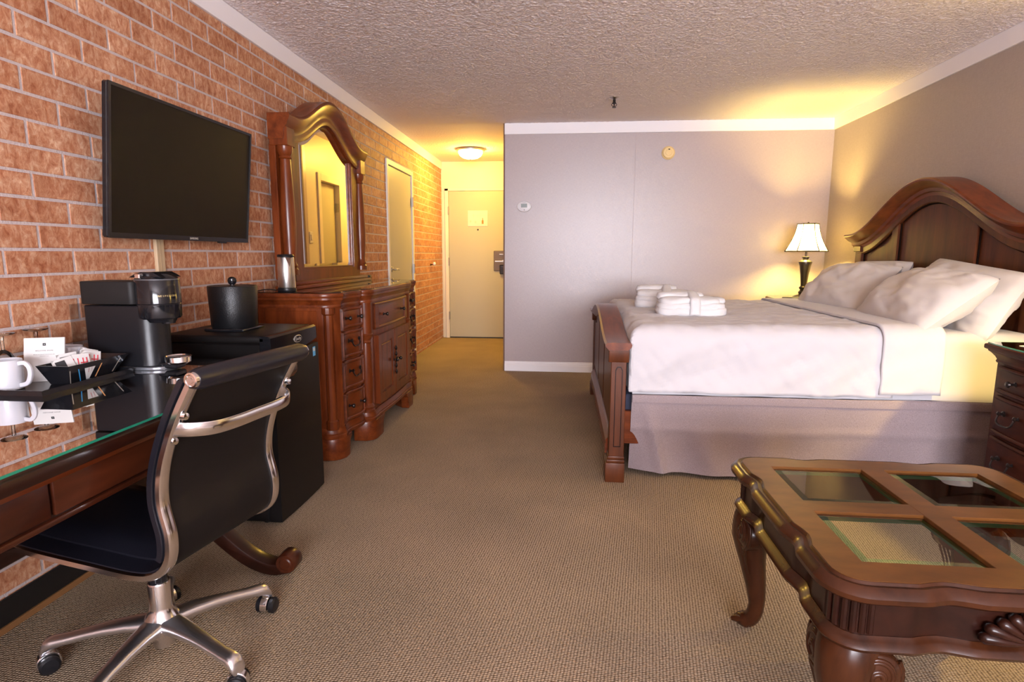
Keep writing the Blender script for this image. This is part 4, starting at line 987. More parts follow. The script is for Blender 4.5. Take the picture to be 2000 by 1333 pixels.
def packet(label, mat, print_mat, loc, rot, w_=0.055, h_=0.062, th_=0.006):
    p = thing('sugar_packet', label, 'packet', loc, 0.0, 'packets in the caddy'); 
    Mx = Matrix.Translation(loc) @ Matrix.Rotation(rot[2], 4, 'Z') @ Matrix.Rotation(rot[1], 4, 'Y') @ Matrix.Rotation(rot[0], 4, 'X')
    def pf_(u, v, sgn): return ((u-0.5)*w_, sgn*th_*0.5*(1-(2*u-1)**4)*(1-(2*v-1)**4), (v)*h_)
    mb = MB(); mb.grid(lambda u, v: pf_(u, v, -1), 6, 6); mb.grid(lambda u, v: pf_(u, v, 1), 6, 6)
    build('sachet', mb.xf(Mx), mat, p)
    pm = MB()
    if print_mat is RED_INK:
        for x in (-0.018, -0.006, 0.008, 0.018): pm.box(x-0.0015, -th_/2-0.0006, h_*0.30, x+0.0015, -th_/2+0.0004, h_*0.78)
        pm.box(-0.0002, -th_/2-0.0006, h_*0.50, 0.020, -th_/2+0.0004, h_*0.56)
    else: pm.box(-0.020, -th_/2-0.0006, h_*0.45, 0.006, -th_/2+0.0004, h_*0.85)
    build('print', pm.xf(Mx), print_mat, p, smooth=0)
packet('white packet with red lettering at the front of the caddy', PAPER, RED_INK, (0.205, 1.690, TT+0.022), (R(-14), 0, R(62)))
packet('white packet with red stripes leaning right in the caddy', PAPER, RED_INK, (0.195, 1.735, TT+0.026), (R(-20), R(12), R(58)))
packet('white packet with dark picture standing tallest in the caddy', PAPER, INK, (0.175, 1.742, TT+0.030), (R(-12), R(18), R(66)))
packet('dark printed packet lying at the near end of the caddy', PAPER, INK, (0.200, 1.648, TT+0.022), (R(-30), R(-14), R(55)))
packet('plain pale packet at the back of the caddy', PAPER, GREY_INK, (0.165, 1.690, TT+0.024), (R(-6), R(-6), R(60)))

def mug(loc, label, ha):
    m_ = thing('coffee_mug', label, 'mug', loc, 0.0, 'white mugs on the tray')
    build('cup', MB().lathe([(0.0, 0.0), (0.036, 0.0), (0.0395, 0.003), (0.0410, 0.012), (0.0415, 0.088), (0.0405, 0.090), (0.0385, 0.088), (0.038, 0.010), (0.0, 0.007)], loc, 40), CERAMIC, m_)
    c = Vector(loc); v = Vector((math.cos(ha), math.sin(ha), 0))
    build('handle', MB().tube(cr_path([c+v*0.038+Vector((0, 0, 0.078)), c+v*0.058+Vector((0, 0, 0.081)), c+v*0.071+Vector((0, 0, 0.068)), c+v*0.073+Vector((0, 0, 0.045)), c+v*0.062+Vector((0, 0, 0.020)), c+v*0.038+Vector((0, 0, 0.013))], 5), 1.0, 10, flat=(0.0065, 0.005)), CERAMIC, m_)
mug((0.096, 1.540, TT), 'white mug at the near end of the tray, handle turned to the caddy', R(5))
mug((0.066, 1.795, TT), 'white mug at the far end of the tray beside the coffee machine', R(0))
wc = thing('welcome_card', 'folded white welcome card standing in front of the mugs on the tray', 'card', (0.10, 1.65, TT))
cA, cB = Vector((0.055, 1.632, TT)), Vector((0.158, 1.672, TT))
cu = (cB-cA).normalized(); cn = Vector((cu.y, -cu.x, 0)).normalized(); cup_ = (Vector((0, 0, 1)) - cn*0.22).normalized()
hh_ = 0.139
for nm, off, sgn in (('front_leaf', 0.0, 1), ('back_leaf', -0.004, -1)):
    a, b = cA+cn*off, cB+cn*off
    upv = cup_
    mb = MB(); p0, p1, p2, p3 = a, b, b+upv*hh_, a+upv*hh_
    tn = cn*0.0012
    mb.add([p0, p1, p2, p3, p0+tn, p1+tn, p2+tn, p3+tn], [(3, 2, 1, 0), (4, 5, 6, 7), (0, 1, 5, 4), (1, 2, 6, 5), (2, 3, 7, 6), (3, 0, 4, 7)])
    build(nm, mb, PAPER, wc, smooth=0)
fo = (cA+cB)/2+cn*0.0014+cup_*0.056
cn_f = lambda h, s=0.0: (fo+cup_*h+cu*s, cu, cup_)
m4 = Matrix((cu, cup_, cu.cross(cup_))).transposed().to_4x4(); m4.translation = fo+cup_*0.062
build('printed_logo', MB().ring([(-0.0042, -0.0042), (0.0042, -0.0042), (0.0042, 0.0042), (-0.0042, 0.0042)], [(-0.0012, -0.0012), (0.0014, -0.0008), (0.0012, 0.0014), (-0.001, 0.001)], XYZ, 0.0, 0.0003).xf(m4), INK, wc, smooth=0)
lettering('card_title', 'WELCOME HOME', 0.0052, GREY_INK, wc, cn_f(0.042), space=1.25)
lettering('card_text', 'We hope you enjoy your stay and a fresh coffee', 0.0030, GREY_INK, wc, cn_f(0.030))
lettering('card_text', 'brewed just for you', 0.0030, GREY_INK, wc, cn_f(0.025))
def goblet(loc, label):
    g_ = thing('wine_glass', label, 'glass', loc, 0.0, 'upturned glasses on the tray')
    build('bowl', MB().lathe([(0.026, 0.0), (0.030, 0.03), (0.031, 0.055), (0.027, 0.082), (0.018, 0.100), (0.005, 0.110)], loc, 32), GLASS, g_)
    build('stem', MB().lathe([(0.005, 0.110), (0.0045, 0.135), (0.006, 0.150)], loc, 14), GLASS, g_)
    build('foot', MB().lathe([(0.006, 0.150), (0.030, 0.157), (0.034, 0.159), (0.034, 0.161), (0.0, 0.162)], loc, 32), GLASS, g_)
goblet((0.040, 1.592, TT), 'upturned clear stem glass nearest the camera at the wall side of the tray')
goblet((0.042, 1.705, TT), 'upturned clear stem glass behind the welcome card')

# ------------------------------------------------------------------ bed
BC = 3.96
bed = thing('bed', 'cherry bed with arched headboard and lower arched footboard', 'bed', (3.1, BC, 0))
FX = 2.025
fb = build('footboard', MB().prism([(BC-0.93, 0.13)]+[(BC+0.93, 0.13)]+[(BC+0.93-1.86*k/40, ogee(BC+0.93-1.86*k/40, BC, 0.99, 0.715, 0.112, 0.97)) for k in range(41)], 'x', FX-0.020, FX+0.020), WOODH, bed, label='lower arched footboard')
farch = [(BC-1.015+2.03*k/56, ogee(BC-1.015+2.03*k/56, BC, 1.015, 0.700, 0.112, 0.93)) for k in range(57)]
build('cap_rail', MB().sweep(farch, [(-0.02, FX-0.030), (0.0, FX-0.050), (0.020, FX-0.068), (0.030, FX-0.070), (0.040, FX-0.060), (0.042, FX-0.04), (0.042, FX+0.04), (0.040, FX+0.060), (0.030, FX+0.066), (0.018, FX+0.062), (0.0, FX+0.045), (-0.02, FX+0.030)], YZX), WOODY, fb)
for s in (1, -1):
    y = BC - s*0.965
    ps = build('post', MB().box(FX-0.038, y-0.045, 0.13, FX+0.040, y+0.045, 0.685, 0.003), WOODH, fb)
    build('post_capital', MB().prism([(y-0.046, 0.640), (y+0.046, 0.640), (y+0.052, 0.655), (y+0.055, 0.690), (y+0.055, 0.702), (y-0.055, 0.702), (y-0.055, 0.690), (y-0.052, 0.655)], 'x', FX-0.052, FX+0.052, 0.003), WOODH, ps)
    build('post_base', MB().box(FX-0.055, y-0.060, 0.0, FX+0.045, y+0.060, 0.105, 0.004, 2).box(FX-0.050, y-0.054, 0.105, FX+0.044, y+0.054, 0.122, 0.004, 2).box(FX-0.044, y-0.050, 0.122, FX+0.042, y+0.050, 0.140, 0.004, 2), WOODH, ps)
    zz = [(y-0.026, 0.19), (y+0.026, 0.19), (y+0.026, 0.585)] + [(y+0.026*math.cos(a), 0.585+0.026*math.sin(a)) for a in [R(q) for q in range(30, 151, 30)]] + [(y-0.026, 0.585)]
    # long recessed groove on the outer sides of the post
    yo = y - s*0.0455
    grv = [(FX-0.016, 0.19), (FX+0.022, 0.19), (FX+0.022, 0.60), (FX+0.012, 0.618), (FX-0.006, 0.618), (FX-0.016, 0.60)]
    gin = [(FX-0.012, 0.195), (FX+0.018, 0.195), (FX+0.018, 0.598), (FX+0.010, 0.613), (FX-0.004, 0.613), (FX-0.012, 0.598)]
    build('post_panel_bead', MB().ring(grv, gin, XZY, yo-0.003, yo+0.002), WOODD, ps, smooth=0)
for (a, b) in ((BC-0.90, BC-0.32), (BC-0.26, BC+0.26), (BC+0.32, BC+0.90)):
    tp = [(b-(b-a)*k/12, ogee(b-(b-a)*k/12, BC, 0.99, 0.715, 0.112, 0.97)-0.085) for k in range(13)]
    mb = MB()
    for xx in (FX-0.027, FX+0.019): mb.prism([(a, 0.265), (b, 0.265)]+tp, 'x', xx, xx+0.008, 0.003)
    build('raised_panel', mb, WOODH, fb)
build('base_rail', MB().sweep([(BC-0.92, 0.125), (BC+0.92, 0.125)], [(0, FX-0.052), (0.05, FX-0.052), (0.062, FX-0.046), (0.072, FX-0.050), (0.084, FX-0.040), (0.10, FX-0.030), (0.105, FX-0.018), (0.105, FX+0.03), (0, FX+0.03)], YZX), WOODY, fb)
HX = 4.085
HBC = 4.01; HBW = 0.965
hb_top = lambda y: ogee(y, HBC, HBW, 1.295, 0.325, 0.94)
hb = build('headboard', MB().prism([(HBC-0.925, 0.10), (HBC+0.925, 0.10)]+[(HBC+0.925-1.85*k/48, hb_top(HBC+0.925-1.85*k/48)) for k in range(49)], 'x', HX, HX+0.035), WOODH, bed, label='tall arched headboard with three panels')
harch = [(HBC-HBW+2*HBW*k/64, hb_top(HBC-HBW+2*HBW*k/64)) for k in range(65)]
build('arched_cornice', MB().sweep(harch, [(-0.055, HX), (-0.055, HX-0.028), (-0.035, HX-0.034), (-0.028, HX-0.045), (-0.008, HX-0.050), (0.004, HX-0.075), (0.022, HX-0.095), (0.034, HX-0.112), (0.044, HX-0.114), (0.054, HX-0.108), (0.056, HX-0.03), (0.056, HX+0.05), (-0.02, HX+0.05), (-0.055, HX+0.036)], YZX), WOODY, hb)
build('arched_rail', MB().sweep([(y, z-0.05) for y, z in harch if abs(y-HBC) <= 0.92], [(-0.050, HX-0.020), (-0.043, HX-0.028), (0.03, HX-0.028), (0.03, HX), (-0.050, HX)], YZX), WOODH, hb)
for s in (1, -1):
    y = HBC - s*0.885
    build('post', MB().box(HX-0.026, y-0.05, 0.0, HX+0.055, y+0.05, 1.25, 0.004).box(HX-0.040, y-0.056, 1.215, HX+0.05, y+0.056, 1.262, 0.005), WOODH, hb)
    y = HBC - s*0.400
    build('stile', MB().box(HX-0.020, y-0.042, 0.30, HX, y+0.042, hb_top(y)-0.075, 0.004), WOODH, hb)
def panel_shade_line(a, b):  # dark tubes stand in for the shade lines around each panel
    n_ = 20; tp = [(a+(b-a)*k/n_, hb_top(a+(b-a)*k/n_)-0.103) for k in range(n_+1)]
    pts = [(HX-0.004, a, 0.5)] + [(HX-0.004, y, z) for y, z in tp] + [(HX-0.004, b, 0.5)]
    build('panel_shade_line', MB().tube(pts, 0.0055, 6), GROOVE_SHADE, hb)
panel_shade_line(HBC-0.353, HBC+0.353); panel_shade_line(HBC-0.83, HBC-0.447); panel_shade_line(HBC+0.447, HBC+0.83)
for s in (-1, 1):
    sd_ = MB().box(2.06, BC+s*0.90-0.018, 0.18, 4.08, BC+s*0.90+0.018, 0.36, 0.003)
    build('side_rail', sd_, WOODX, bed)
bb = tag(build('box_spring', MB().box(2.075, BC-0.875, 0.20, 4.05, BC+0.875, 0.448, 0.02, 2), plain('navy_ticking', (0.03, 0.033, 0.06), 0.8)), 'dark box spring under the mattress', 'box spring')

def nz(x, y, z, s): return noise.noise(Vector((x*s, y*s, z*s)))
BT = 0.800
def cloth_sheet(x_head, x_foot, foot_drop, side_drop, lift, nu, nv, amp, x_round=0.07):
    """draped sheet over the mattress: returns f(u,v) -> point; v crosses the bed, u runs foot to head"""
    hw = 0.915 + lift; rr_ = 0.075; top = BT + lift
    arc = rr_*PI/2
    Lw = hw-rr_
    sd = side_drop-rr_
    tot = 2*(Lw+arc+sd)
    def cross(t):                         # t in [-tot/2, tot/2] -> (y, drop)
        s_ = abs(t); sg = 1 if t >= 0 else -1
        if s_ < Lw: return sg*s_, 0.0
        s_ -= Lw
        if s_ < arc: a = s_/rr_; return sg*(Lw+rr_*math.sin(a)), rr_*(1-math.cos(a))
        s_ -= arc; return sg*hw, rr_+s_
    Lx = x_head-x_foot-rr_
    fdrop = max(0.0, foot_drop-rr_)
    totx = Lx+(arc+fdrop if foot_drop > 0 else 0)
    def f(u, v):
        t = (v-0.5)*tot; y, d1 = cross(t)
        s_ = (1-u)*totx
        if s_ < Lx or foot_drop <= 0: x, d2 = x_head - (s_ if foot_drop > 0 else (1-u)*(x_head-x_foot)), 0.0
        else:
            s2 = s_-Lx
            if s2 < arc: a = s2/rr_; x, d2 = x_foot+rr_-rr_*math.sin(a), rr_*(1-math.cos(a))
            else: x, d2 = x_foot, rr_+s2-arc
        d = max(d1, d2) if min(d1, d2) < 1e-6 else max(d1, d2)+0.18*min(d1, d2)
        d = min(d, side_drop)
        z = top-d
        side = min(1.0, d1/0.10)
        wr = amp*(nz(x*0.9+d1*1.3, y, d1*1.2, 7.0)*0.9*side + nz(x*2.2, y*2.2, z, 4.0)*0.45*(1-side) + 0.35*nz(x*3+z*2.5, y*3, z*1.2, 9.0))
        fold = amp*0.9*side*math.sin(11*(x+0.75*d1)+3*nz(x, 0, z, 3))*min(1.0, d1/0.2)
        sg = 1 if y >= 0 else -1
        return (x - (wr*0.8 if d2 > 0.02 else 0), BC + y + sg*(wr+fold*0.6)*(1 if d1 > 0.01 else 0), z + (wr if d1 < 0.02 else 0) + (0.006*nz(x, 0, 0, 6) if d > side_drop-0.02 else 0))
    return f
mt = tag(build('mattress', MB().grid(cloth_sheet(4.055, 2.11, 0.345, 0.345, 0.0, 0, 0, 0.004), 90, 90).box(2.13, BC-0.90, 0.476, 4.05, BC+0.90, BT-0.09), SHEET), 'white mattress in its fitted sheet, bare beside the near nightstand', 'mattress')
dv = tag(build('duvet', MB().grid(cloth_sheet(3.40, 2.098, 0.34, 0.345, 0.016, 0, 0, 0.017), 130, 150), SHEET), 'white duvet spread over the foot half of the bed', 'duvet')
dv.modifiers.new('thickness', 'SOLIDIFY').thickness = -0.010
fs_ = tag(build('folded_sheet', MB().grid(cloth_sheet(3.62, 3.33, 0.0, 0.340, 0.030, 0, 0, 0.006), 30, 120), SHEET), 'white top sheet turned back in a band between duvet and pillows', 'sheet')
fs_.modifiers.new('thickness', 'SOLIDIFY').thickness = -0.014

# bed skirt
def skirt(u, v):
    x = 2.105 + u*1.945; z = 0.458 - v*0.428
    w_ = v**1.1*(0.020*math.sin(9*x+1.2)+0.012*math.sin(23*x+2*z) + 0.012*nz(x*2, 0, z, 3))
    pull = 0.075*v*max(0, 1-(x-2.105)/0.42)**1.3
    fold = 0.022*math.exp(-((x-2.17-0.11*v)/0.030)**2)*min(1, v*2)
    crease = 0.010*math.exp(-((x-2.33-0.25*v)/0.06)**2)*v + 0.008*math.exp(-((z-0.275)/0.02)**2)
    return (x, 3.012 + pull - w_ - fold - crease, z - 0.006*math.sin(3*x))
def skirt_far(u, v):
    x = 2.105 + u*1.945; z = 0.458 - v*0.428
    return (x, 2*BC-3.012 + v*0.02*math.sin(10*x), z)
bs = thing('bed_skirt', 'taupe fabric bed skirt hanging from under the mattress to the carpet', 'bed skirt', (3.07, BC, 0.02))
build('near_panel', MB().grid(skirt, 110, 30), SKIRT, bs)
build('top_band', MB().sweep([(2.107, 3.010), (4.05, 3.010)], [(-0.005, 0.418), (0.006, 0.418), (0.007, 0.422), (0.004, 0.457), (-0.005, 0.459)], XYZ, -1), SKIRT, bs)
build('far_panel', MB().grid(skirt_far, 40, 6), SKIRT, bs)

def pillow(label, loc, rot, w_, h_, t_, seed, floppy=0.0):
    N = 40
    def f(u, v, sg):
        a, b = 2*u-1, 2*v-1
        px = a*(1-0.10*(1-abs(a))*0 - 0.07*(1-b*b)*(abs(a)**3)); py = b*(1-0.07*(1-a*a)*(abs(b)**3))
        cr_ = 1-0.075*(a*a*b*b)**1.5; px *= cr_; py *= cr_
        t = ((1-abs(a)**2.4)*(1-abs(b)**2.4))**0.55
        wr = 0.022*noise.noise(Vector((a*2.3+seed, b*2.3, sg+seed))) + 0.011*noise.noise(Vector((a*6+seed, b*6, seed))) 
        edge = min(1.0, 4*min(1-abs(a), 1-abs(b)))
        wr2 = 0.006*math.sin(16*b+6*noise.noise(Vector((a*2, b*2, seed))))*max(0, abs(a)-0.55)*2
        z = sg*(t_/2*t + (wr+wr2)*edge)
        return (px*w_/2, py*h_/2 + floppy*a*a*0.5, z - floppy*0.4*b*b)
    mb = MB().grid(lambda u, v: f(u, v, 1), N, N).grid(lambda u, v: f(u, v, -1), N, N)
    Mx = Matrix.Translation(loc) @ Matrix.Rotation(rot[2], 4, 'Z') @ Matrix.Rotation(rot[1], 4, 'Y') @ Matrix.Rotation(rot[0], 4, 'X') @ Matrix(((0, 0, -1, 0), (1, 0, 0, 0), (0, 1, 0, 0), (0, 0, 0, 1)))
    return single('pillow', mb.xf(Mx), PILLOW, label, 'pillow', 'white pillows against the headboard', smooth=80)
# local frame of a pillow: width along y, height along z, thickness along x (front faces -x); positive Y tilt leans its top to the headboard
pillow('white pillow at the back of the near pair, tip rising to the right', (3.925, 3.44, 0.955), (R(6), R(26), R(0)), 0.86, 0.43, 0.22, 3.1)
pillow('white pillow at the front of the near pair, its dented corner on the sheet', (3.705, 3.43, 0.945), (R(1), R(50), R(-4)), 0.88, 0.46, 0.25, 7.7)
pillow('white pillow at the back of the far pair, mostly hidden', (3.925, 4.42, 0.965), (R(-1), R(26), R(0)), 0.80, 0.42, 0.20, 11.2)
pillow('white pillow at the front of the far pair with crumpled end', (3.735, 4.37, 0.955), (R(-2), R(46), R(4)), 0.84, 0.46, 0.25, 15.9)

def robe(label, loc, rz, L, D, Hh, seed):
    rb = thing('folded_bathrobe', label, 'bathrobe', loc, 0.0, 'folded bathrobes on the bed')
    Mx = Matrix.Translation(loc) @ Matrix.Rotation(rz, 4, 'Z')
    def roll(x0, x1, y0, y1, z0, z1, sd_, nu=26, nv=22, k=2.6):
        def f(u, v):
            a = 2*PI*v; e = (2*u-1); sh = (1-abs(e)**5)**0.35 if abs(e) < 1 else 0
            sh = 0.12+0.88*sh if abs(e) < 1 else 0.0
            ca, sa = math.cos(a), math.sin(a)
            y = math.copysign(abs(ca)**(2/k), ca)*sh; z = math.copysign(abs(sa)**(2/k), sa)*sh
            d = 0.018*noise.noise(Vector((e*2.5+sd_, ca*1.6, sa*1.6))) + 0.008*noise.noise(Vector((e*7+sd_, ca*4, sa*4)))
            yy = (y0+y1)/2 + y*(y1-y0)/2*(1+d*6); z_ = (z0+z1)/2 + z*(z1-z0)/2*(1+d*6)
            return ((x0+x1)/2+e*(x1-x0)/2, yy, max(z_, 0.0))
        return MB().grid(f, nu, nv)
    l, d = L/2, D/2
    build('lower_fold', roll(-l, l, -d, d, -0.01, Hh*0.50, seed, 36, 28, 3.2).xf(Mx), TERRY, rb, smooth=80)
    build('middle_fold', roll(-l*0.98, l*0.95, -d*0.98, d*0.95, Hh*0.22, Hh*0.66, seed+3, 36, 28, 3.0).xf(Mx), TERRY, rb, smooth=80)
    build('upper_fold', roll(-l*0.94, l*0.80, -d*0.90, d*0.9, Hh*0.40, Hh*0.88, seed+5, 36, 28, 2.6).xf(Mx), TERRY, rb, smooth=80)
    build('collar_roll', roll(-l*0.97, l*0.40, -d*0.30, d*0.75, Hh*0.58, Hh*1.06, seed+6, 30, 24, 2.2).xf(Mx), TERRY, rb, smooth=80)
    build('sleeve_fold', roll(-l*0.1, l*0.97, -d*0.55, d*0.6, Hh*0.50, Hh*0.84, seed+9, 30, 24, 2.4).xf(Mx), TERRY, rb, smooth=80)
    be = [(0.0, -d*1.03, 0.012), (0.0, -d*1.05, Hh*0.28), (0.0, -d*1.0, Hh*0.56), (0.0, -d*0.86, Hh*0.80), (0.0, -d*0.45, Hh*0.92), (0.0, 0.0, Hh*1.03), (0.0, d*0.5, Hh*1.03), (0.0, d*0.9, Hh*0.75), (0.0, d*1.03, Hh*0.3)]
    vs = []; pb = [Vector(p) for p in cr_path(be, 6)]
    for p in pb:
        w_ = 0.030+0.004*noise.noise(p*20)
        for e in (-1, -0.4, 0.4, 1): vs.append(p + Vector((e*w_+0.02*L, -0.004*(1-e*e), 0.004*(1-e*e))))
    fs = [(i*4+k, i*4+k+1, (i+1)*4+k+1, (i+1)*4+k) for i in range(len(pb)-1) for k in range(3)]
    bt = build('belt', MB().add(vs, fs).xf(Mx), TERRY, rb, smooth=80); bt.modifiers.new('thickness', 'SOLIDIFY').thickness = 0.006
robe('folded white terry bathrobe on the duvet nearest the camera', (2.515, 3.66, BT+0.018), R(-2), 0.42, 0.27, 0.135, 2.0)
robe('folded white terry bathrobe lying behind the nearer one', (2.44, 4.15, BT+0.018), R(-8), 0.42, 0.27, 0.150, 31.0)

# ------------------------------------------------------------------ nightstands
def nightstand(label, loc):
    n_ = thing('nightstand', label, 'nightstand', loc, 0.0, 'matching cherry nightstands')
    yw = 0.31
    fx = lambda y, o=0.0: -0.215 - o - 0.045*(1-(y/yw)**2)
    ys_ = [-yw + 2*yw*k/16 for k in range(17)]
    def plan(o, ye): 
        return [(0.27, -yw-ye)] + [(fx(max(-yw, min(yw, y)), o), y*(yw+ye)/yw) for y in ys_] + [(0.27, yw+ye)]
    build('carcass', MB().prism(plan(0.0, 0.0), 'z', 0.10, 0.745), WOODN, n_, local=True)
    fp = [(x, y) for x, y in plan(0.0, 0.0)]
    build('cornice', MB().sweep(fp, [(-0.01, 0.715), (0.004, 0.715), (0.007, 0.722), (0.004, 0.730), (0.010, 0.742), (0.022, 0.756), (0.032, 0.764), (0.034, 0.772), (-0.01, 0.772)], XYZ, 1), WOODN, n_, local=True)
    build('nightstand_top', MB().prism(plan(0.040, 0.038), 'z', 0.772, 0.797, 0.007, 2), WOODN, n_, local=True)
    build('base_moulding', MB().sweep(fp, [(-0.01, 0.095), (0.016, 0.095), (0.017, 0.13), (0.011, 0.14), (0.012, 0.15), (0.004, 0.17), (-0.01, 0.17)], XYZ, 1), WOODN, n_, local=True)
    pth = [(fx(y)-0.0005, y) for y in [-0.255+0.51*k/14 for k in range(15)]]
    sec = lambda a, b, t: [(0, a), (t*0.7, a), (t, a+0.006), (t, b-0.006), (t*0.7, b), (0, b)]
    for z0, z1, kd in ((0.600, 0.702, 'k'), (0.415, 0.570, 'b'), (0.200, 0.385, 'b')):
        mb = MB().sweep(pth, sec(z0, z1, 0.008), XYZ, 1)
        mb.sweep(pth, sec(z0-0.008, z0+0.010, 0.018), XYZ, 1).sweep(pth, sec(z1-0.008, z1+0.008, 0.018), XYZ, 1)
        d_ = build('drawer', mb, WOODN, n_, local=True)
        zm = (z0+z1)/2
        for y in (-0.13, 0.13):
            xx = fx(y)-0.008
            if kd == 'k': build('knob', MB().lathe([(0.010, 0.0), (0.010, -0.003), (0.005, -0.006), (0.005, -0.018), (0.0135, -0.030), (0.011, -0.037), (0.0, -0.040)], (xx, y, zm), 14, 'x'), BRONZE, d_, local=True)
            else:
                mb = MB()
                for s in (-1, 1): mb.lathe([(0.012, 0.0), (0.012, -0.003), (0.006, -0.006), (0.006, -0.018), (0.011, -0.022), (0.0, -0.030)], (xx, y+s*0.045, zm+0.02), 12, 'x')
                mb.tube(cr_path([(xx-0.02, y-0.045, zm+0.02), (xx-0.03, y-0.042, zm-0.01), (xx-0.031, y-0.02, zm-0.022), (xx-0.031, y+0.02, zm-0.022), (xx-0.03, y+0.042, zm-0.01), (xx-0.02, y+0.045, zm+0.02)], 4), 0.004, 8)
                build('bail_handle', mb, BRONZE, d_, local=True)
    for s in (-1, 1):
        build('foot', MB().prism([(s*0.315, 0.0), (s*0.20, 0.0), (s*0.19, 0.05), (s*0.15, 0.075), (s*0.13, 0.097), (s*0.315, 0.097)], 'x', -0.245, -0.19, 0.004), WOODN, n_, local=True)
        build('foot', MB().box(0.19, s*0.25-0.04, 0, 0.27, s*0.25+0.04, 0.10, 0.004), WOODN, n_, local=True)
    build('glass_top', MB().prism(plan(0.030, 0.028), 'z', 0.7975, 0.803, 0.001), DESK_GLASS, n_, local=True, smooth=0)
    build('glass_edge', MB().sweep(plan(0.030, 0.028), [(-0.003, 0.7973), (0.001, 0.7973), (0.001, 0.8032), (-0.003, 0.8032)], XYZ, 1), GREEN_EDGE, n_, local=True, smooth=0)
    return n_
NS1, NS2 = (3.895, 2.43, 0), (3.905, 5.40, 0)
n1 = nightstand('bow-fronted cherry nightstand at the right edge of the picture, drawers with bronze pulls', NS1)
copy_tree(n1, NS2, 0.0, 'cherry nightstand in the far corner behind the bed, only its top edge showing')
NT_ = 0.8035
pp = thing('paper_sheet', 'sheet of paper lying on the nightstand at the right edge', 'paper', (3.75, 2.60, NT_))
build('sheet', MB().box(-0.09, -0.075, 0, 0.09, 0.075, 0.0015).xf(Matrix.Translation((3.80, 2.60, NT_)) @ Matrix.Rotation(R(14), 4, 'Z')), PAPER, pp, smooth=0)
build('printed_line', MB().box(-0.06, -0.002, 0.0015, 0.06, 0.002, 0.0018).xf(Matrix.Translation((3.80, 2.60, NT_)) @ Matrix.Rotation(R(14), 4, 'Z')), GREY_INK, pp, smooth=0)
rm = thing('remote_control', 'dark remote control on the far nightstand beside the lamp', 'remote', (3.72, 5.30, NT_))
build('case', MB().box(-0.10, -0.024, 0, 0.10, 0.024, 0.020, 0.006, 2).xf(Matrix.Translation((3.735, 5.26, NT_)) @ Matrix.Rotation(R(-12), 4, 'Z')), BLACK_SAT, rm)
build('keypad', MB().box(-0.07, -0.016, 0.0195, 0.07, 0.016, 0.022, 0.001).xf(Matrix.Translation((3.735, 5.26, NT_)) @ Matrix.Rotation(R(-12), 4, 'Z')), GREY_INK, rm)
nb = thing('notepad', 'pale notepad with curled cover on the far nightstand under the lamp', 'notepad', (3.80, 5.22, NT_))
build('pages', MB().box(-0.07, -0.05, 0, 0.07, 0.05, 0.022, 0.002).xf(Matrix.Translation((3.86, 5.21, NT_)) @ Matrix.Rotation(R(6), 4, 'Z')), PAPER, nb)
build('cover', MB().box(-0.072, -0.052, 0.022, 0.072, 0.052, 0.026, 0.001).xf(Matrix.Translation((3.86, 5.21, NT_)) @ Matrix.Rotation(R(6), 4, 'Z')), SILVER_INK, nb)

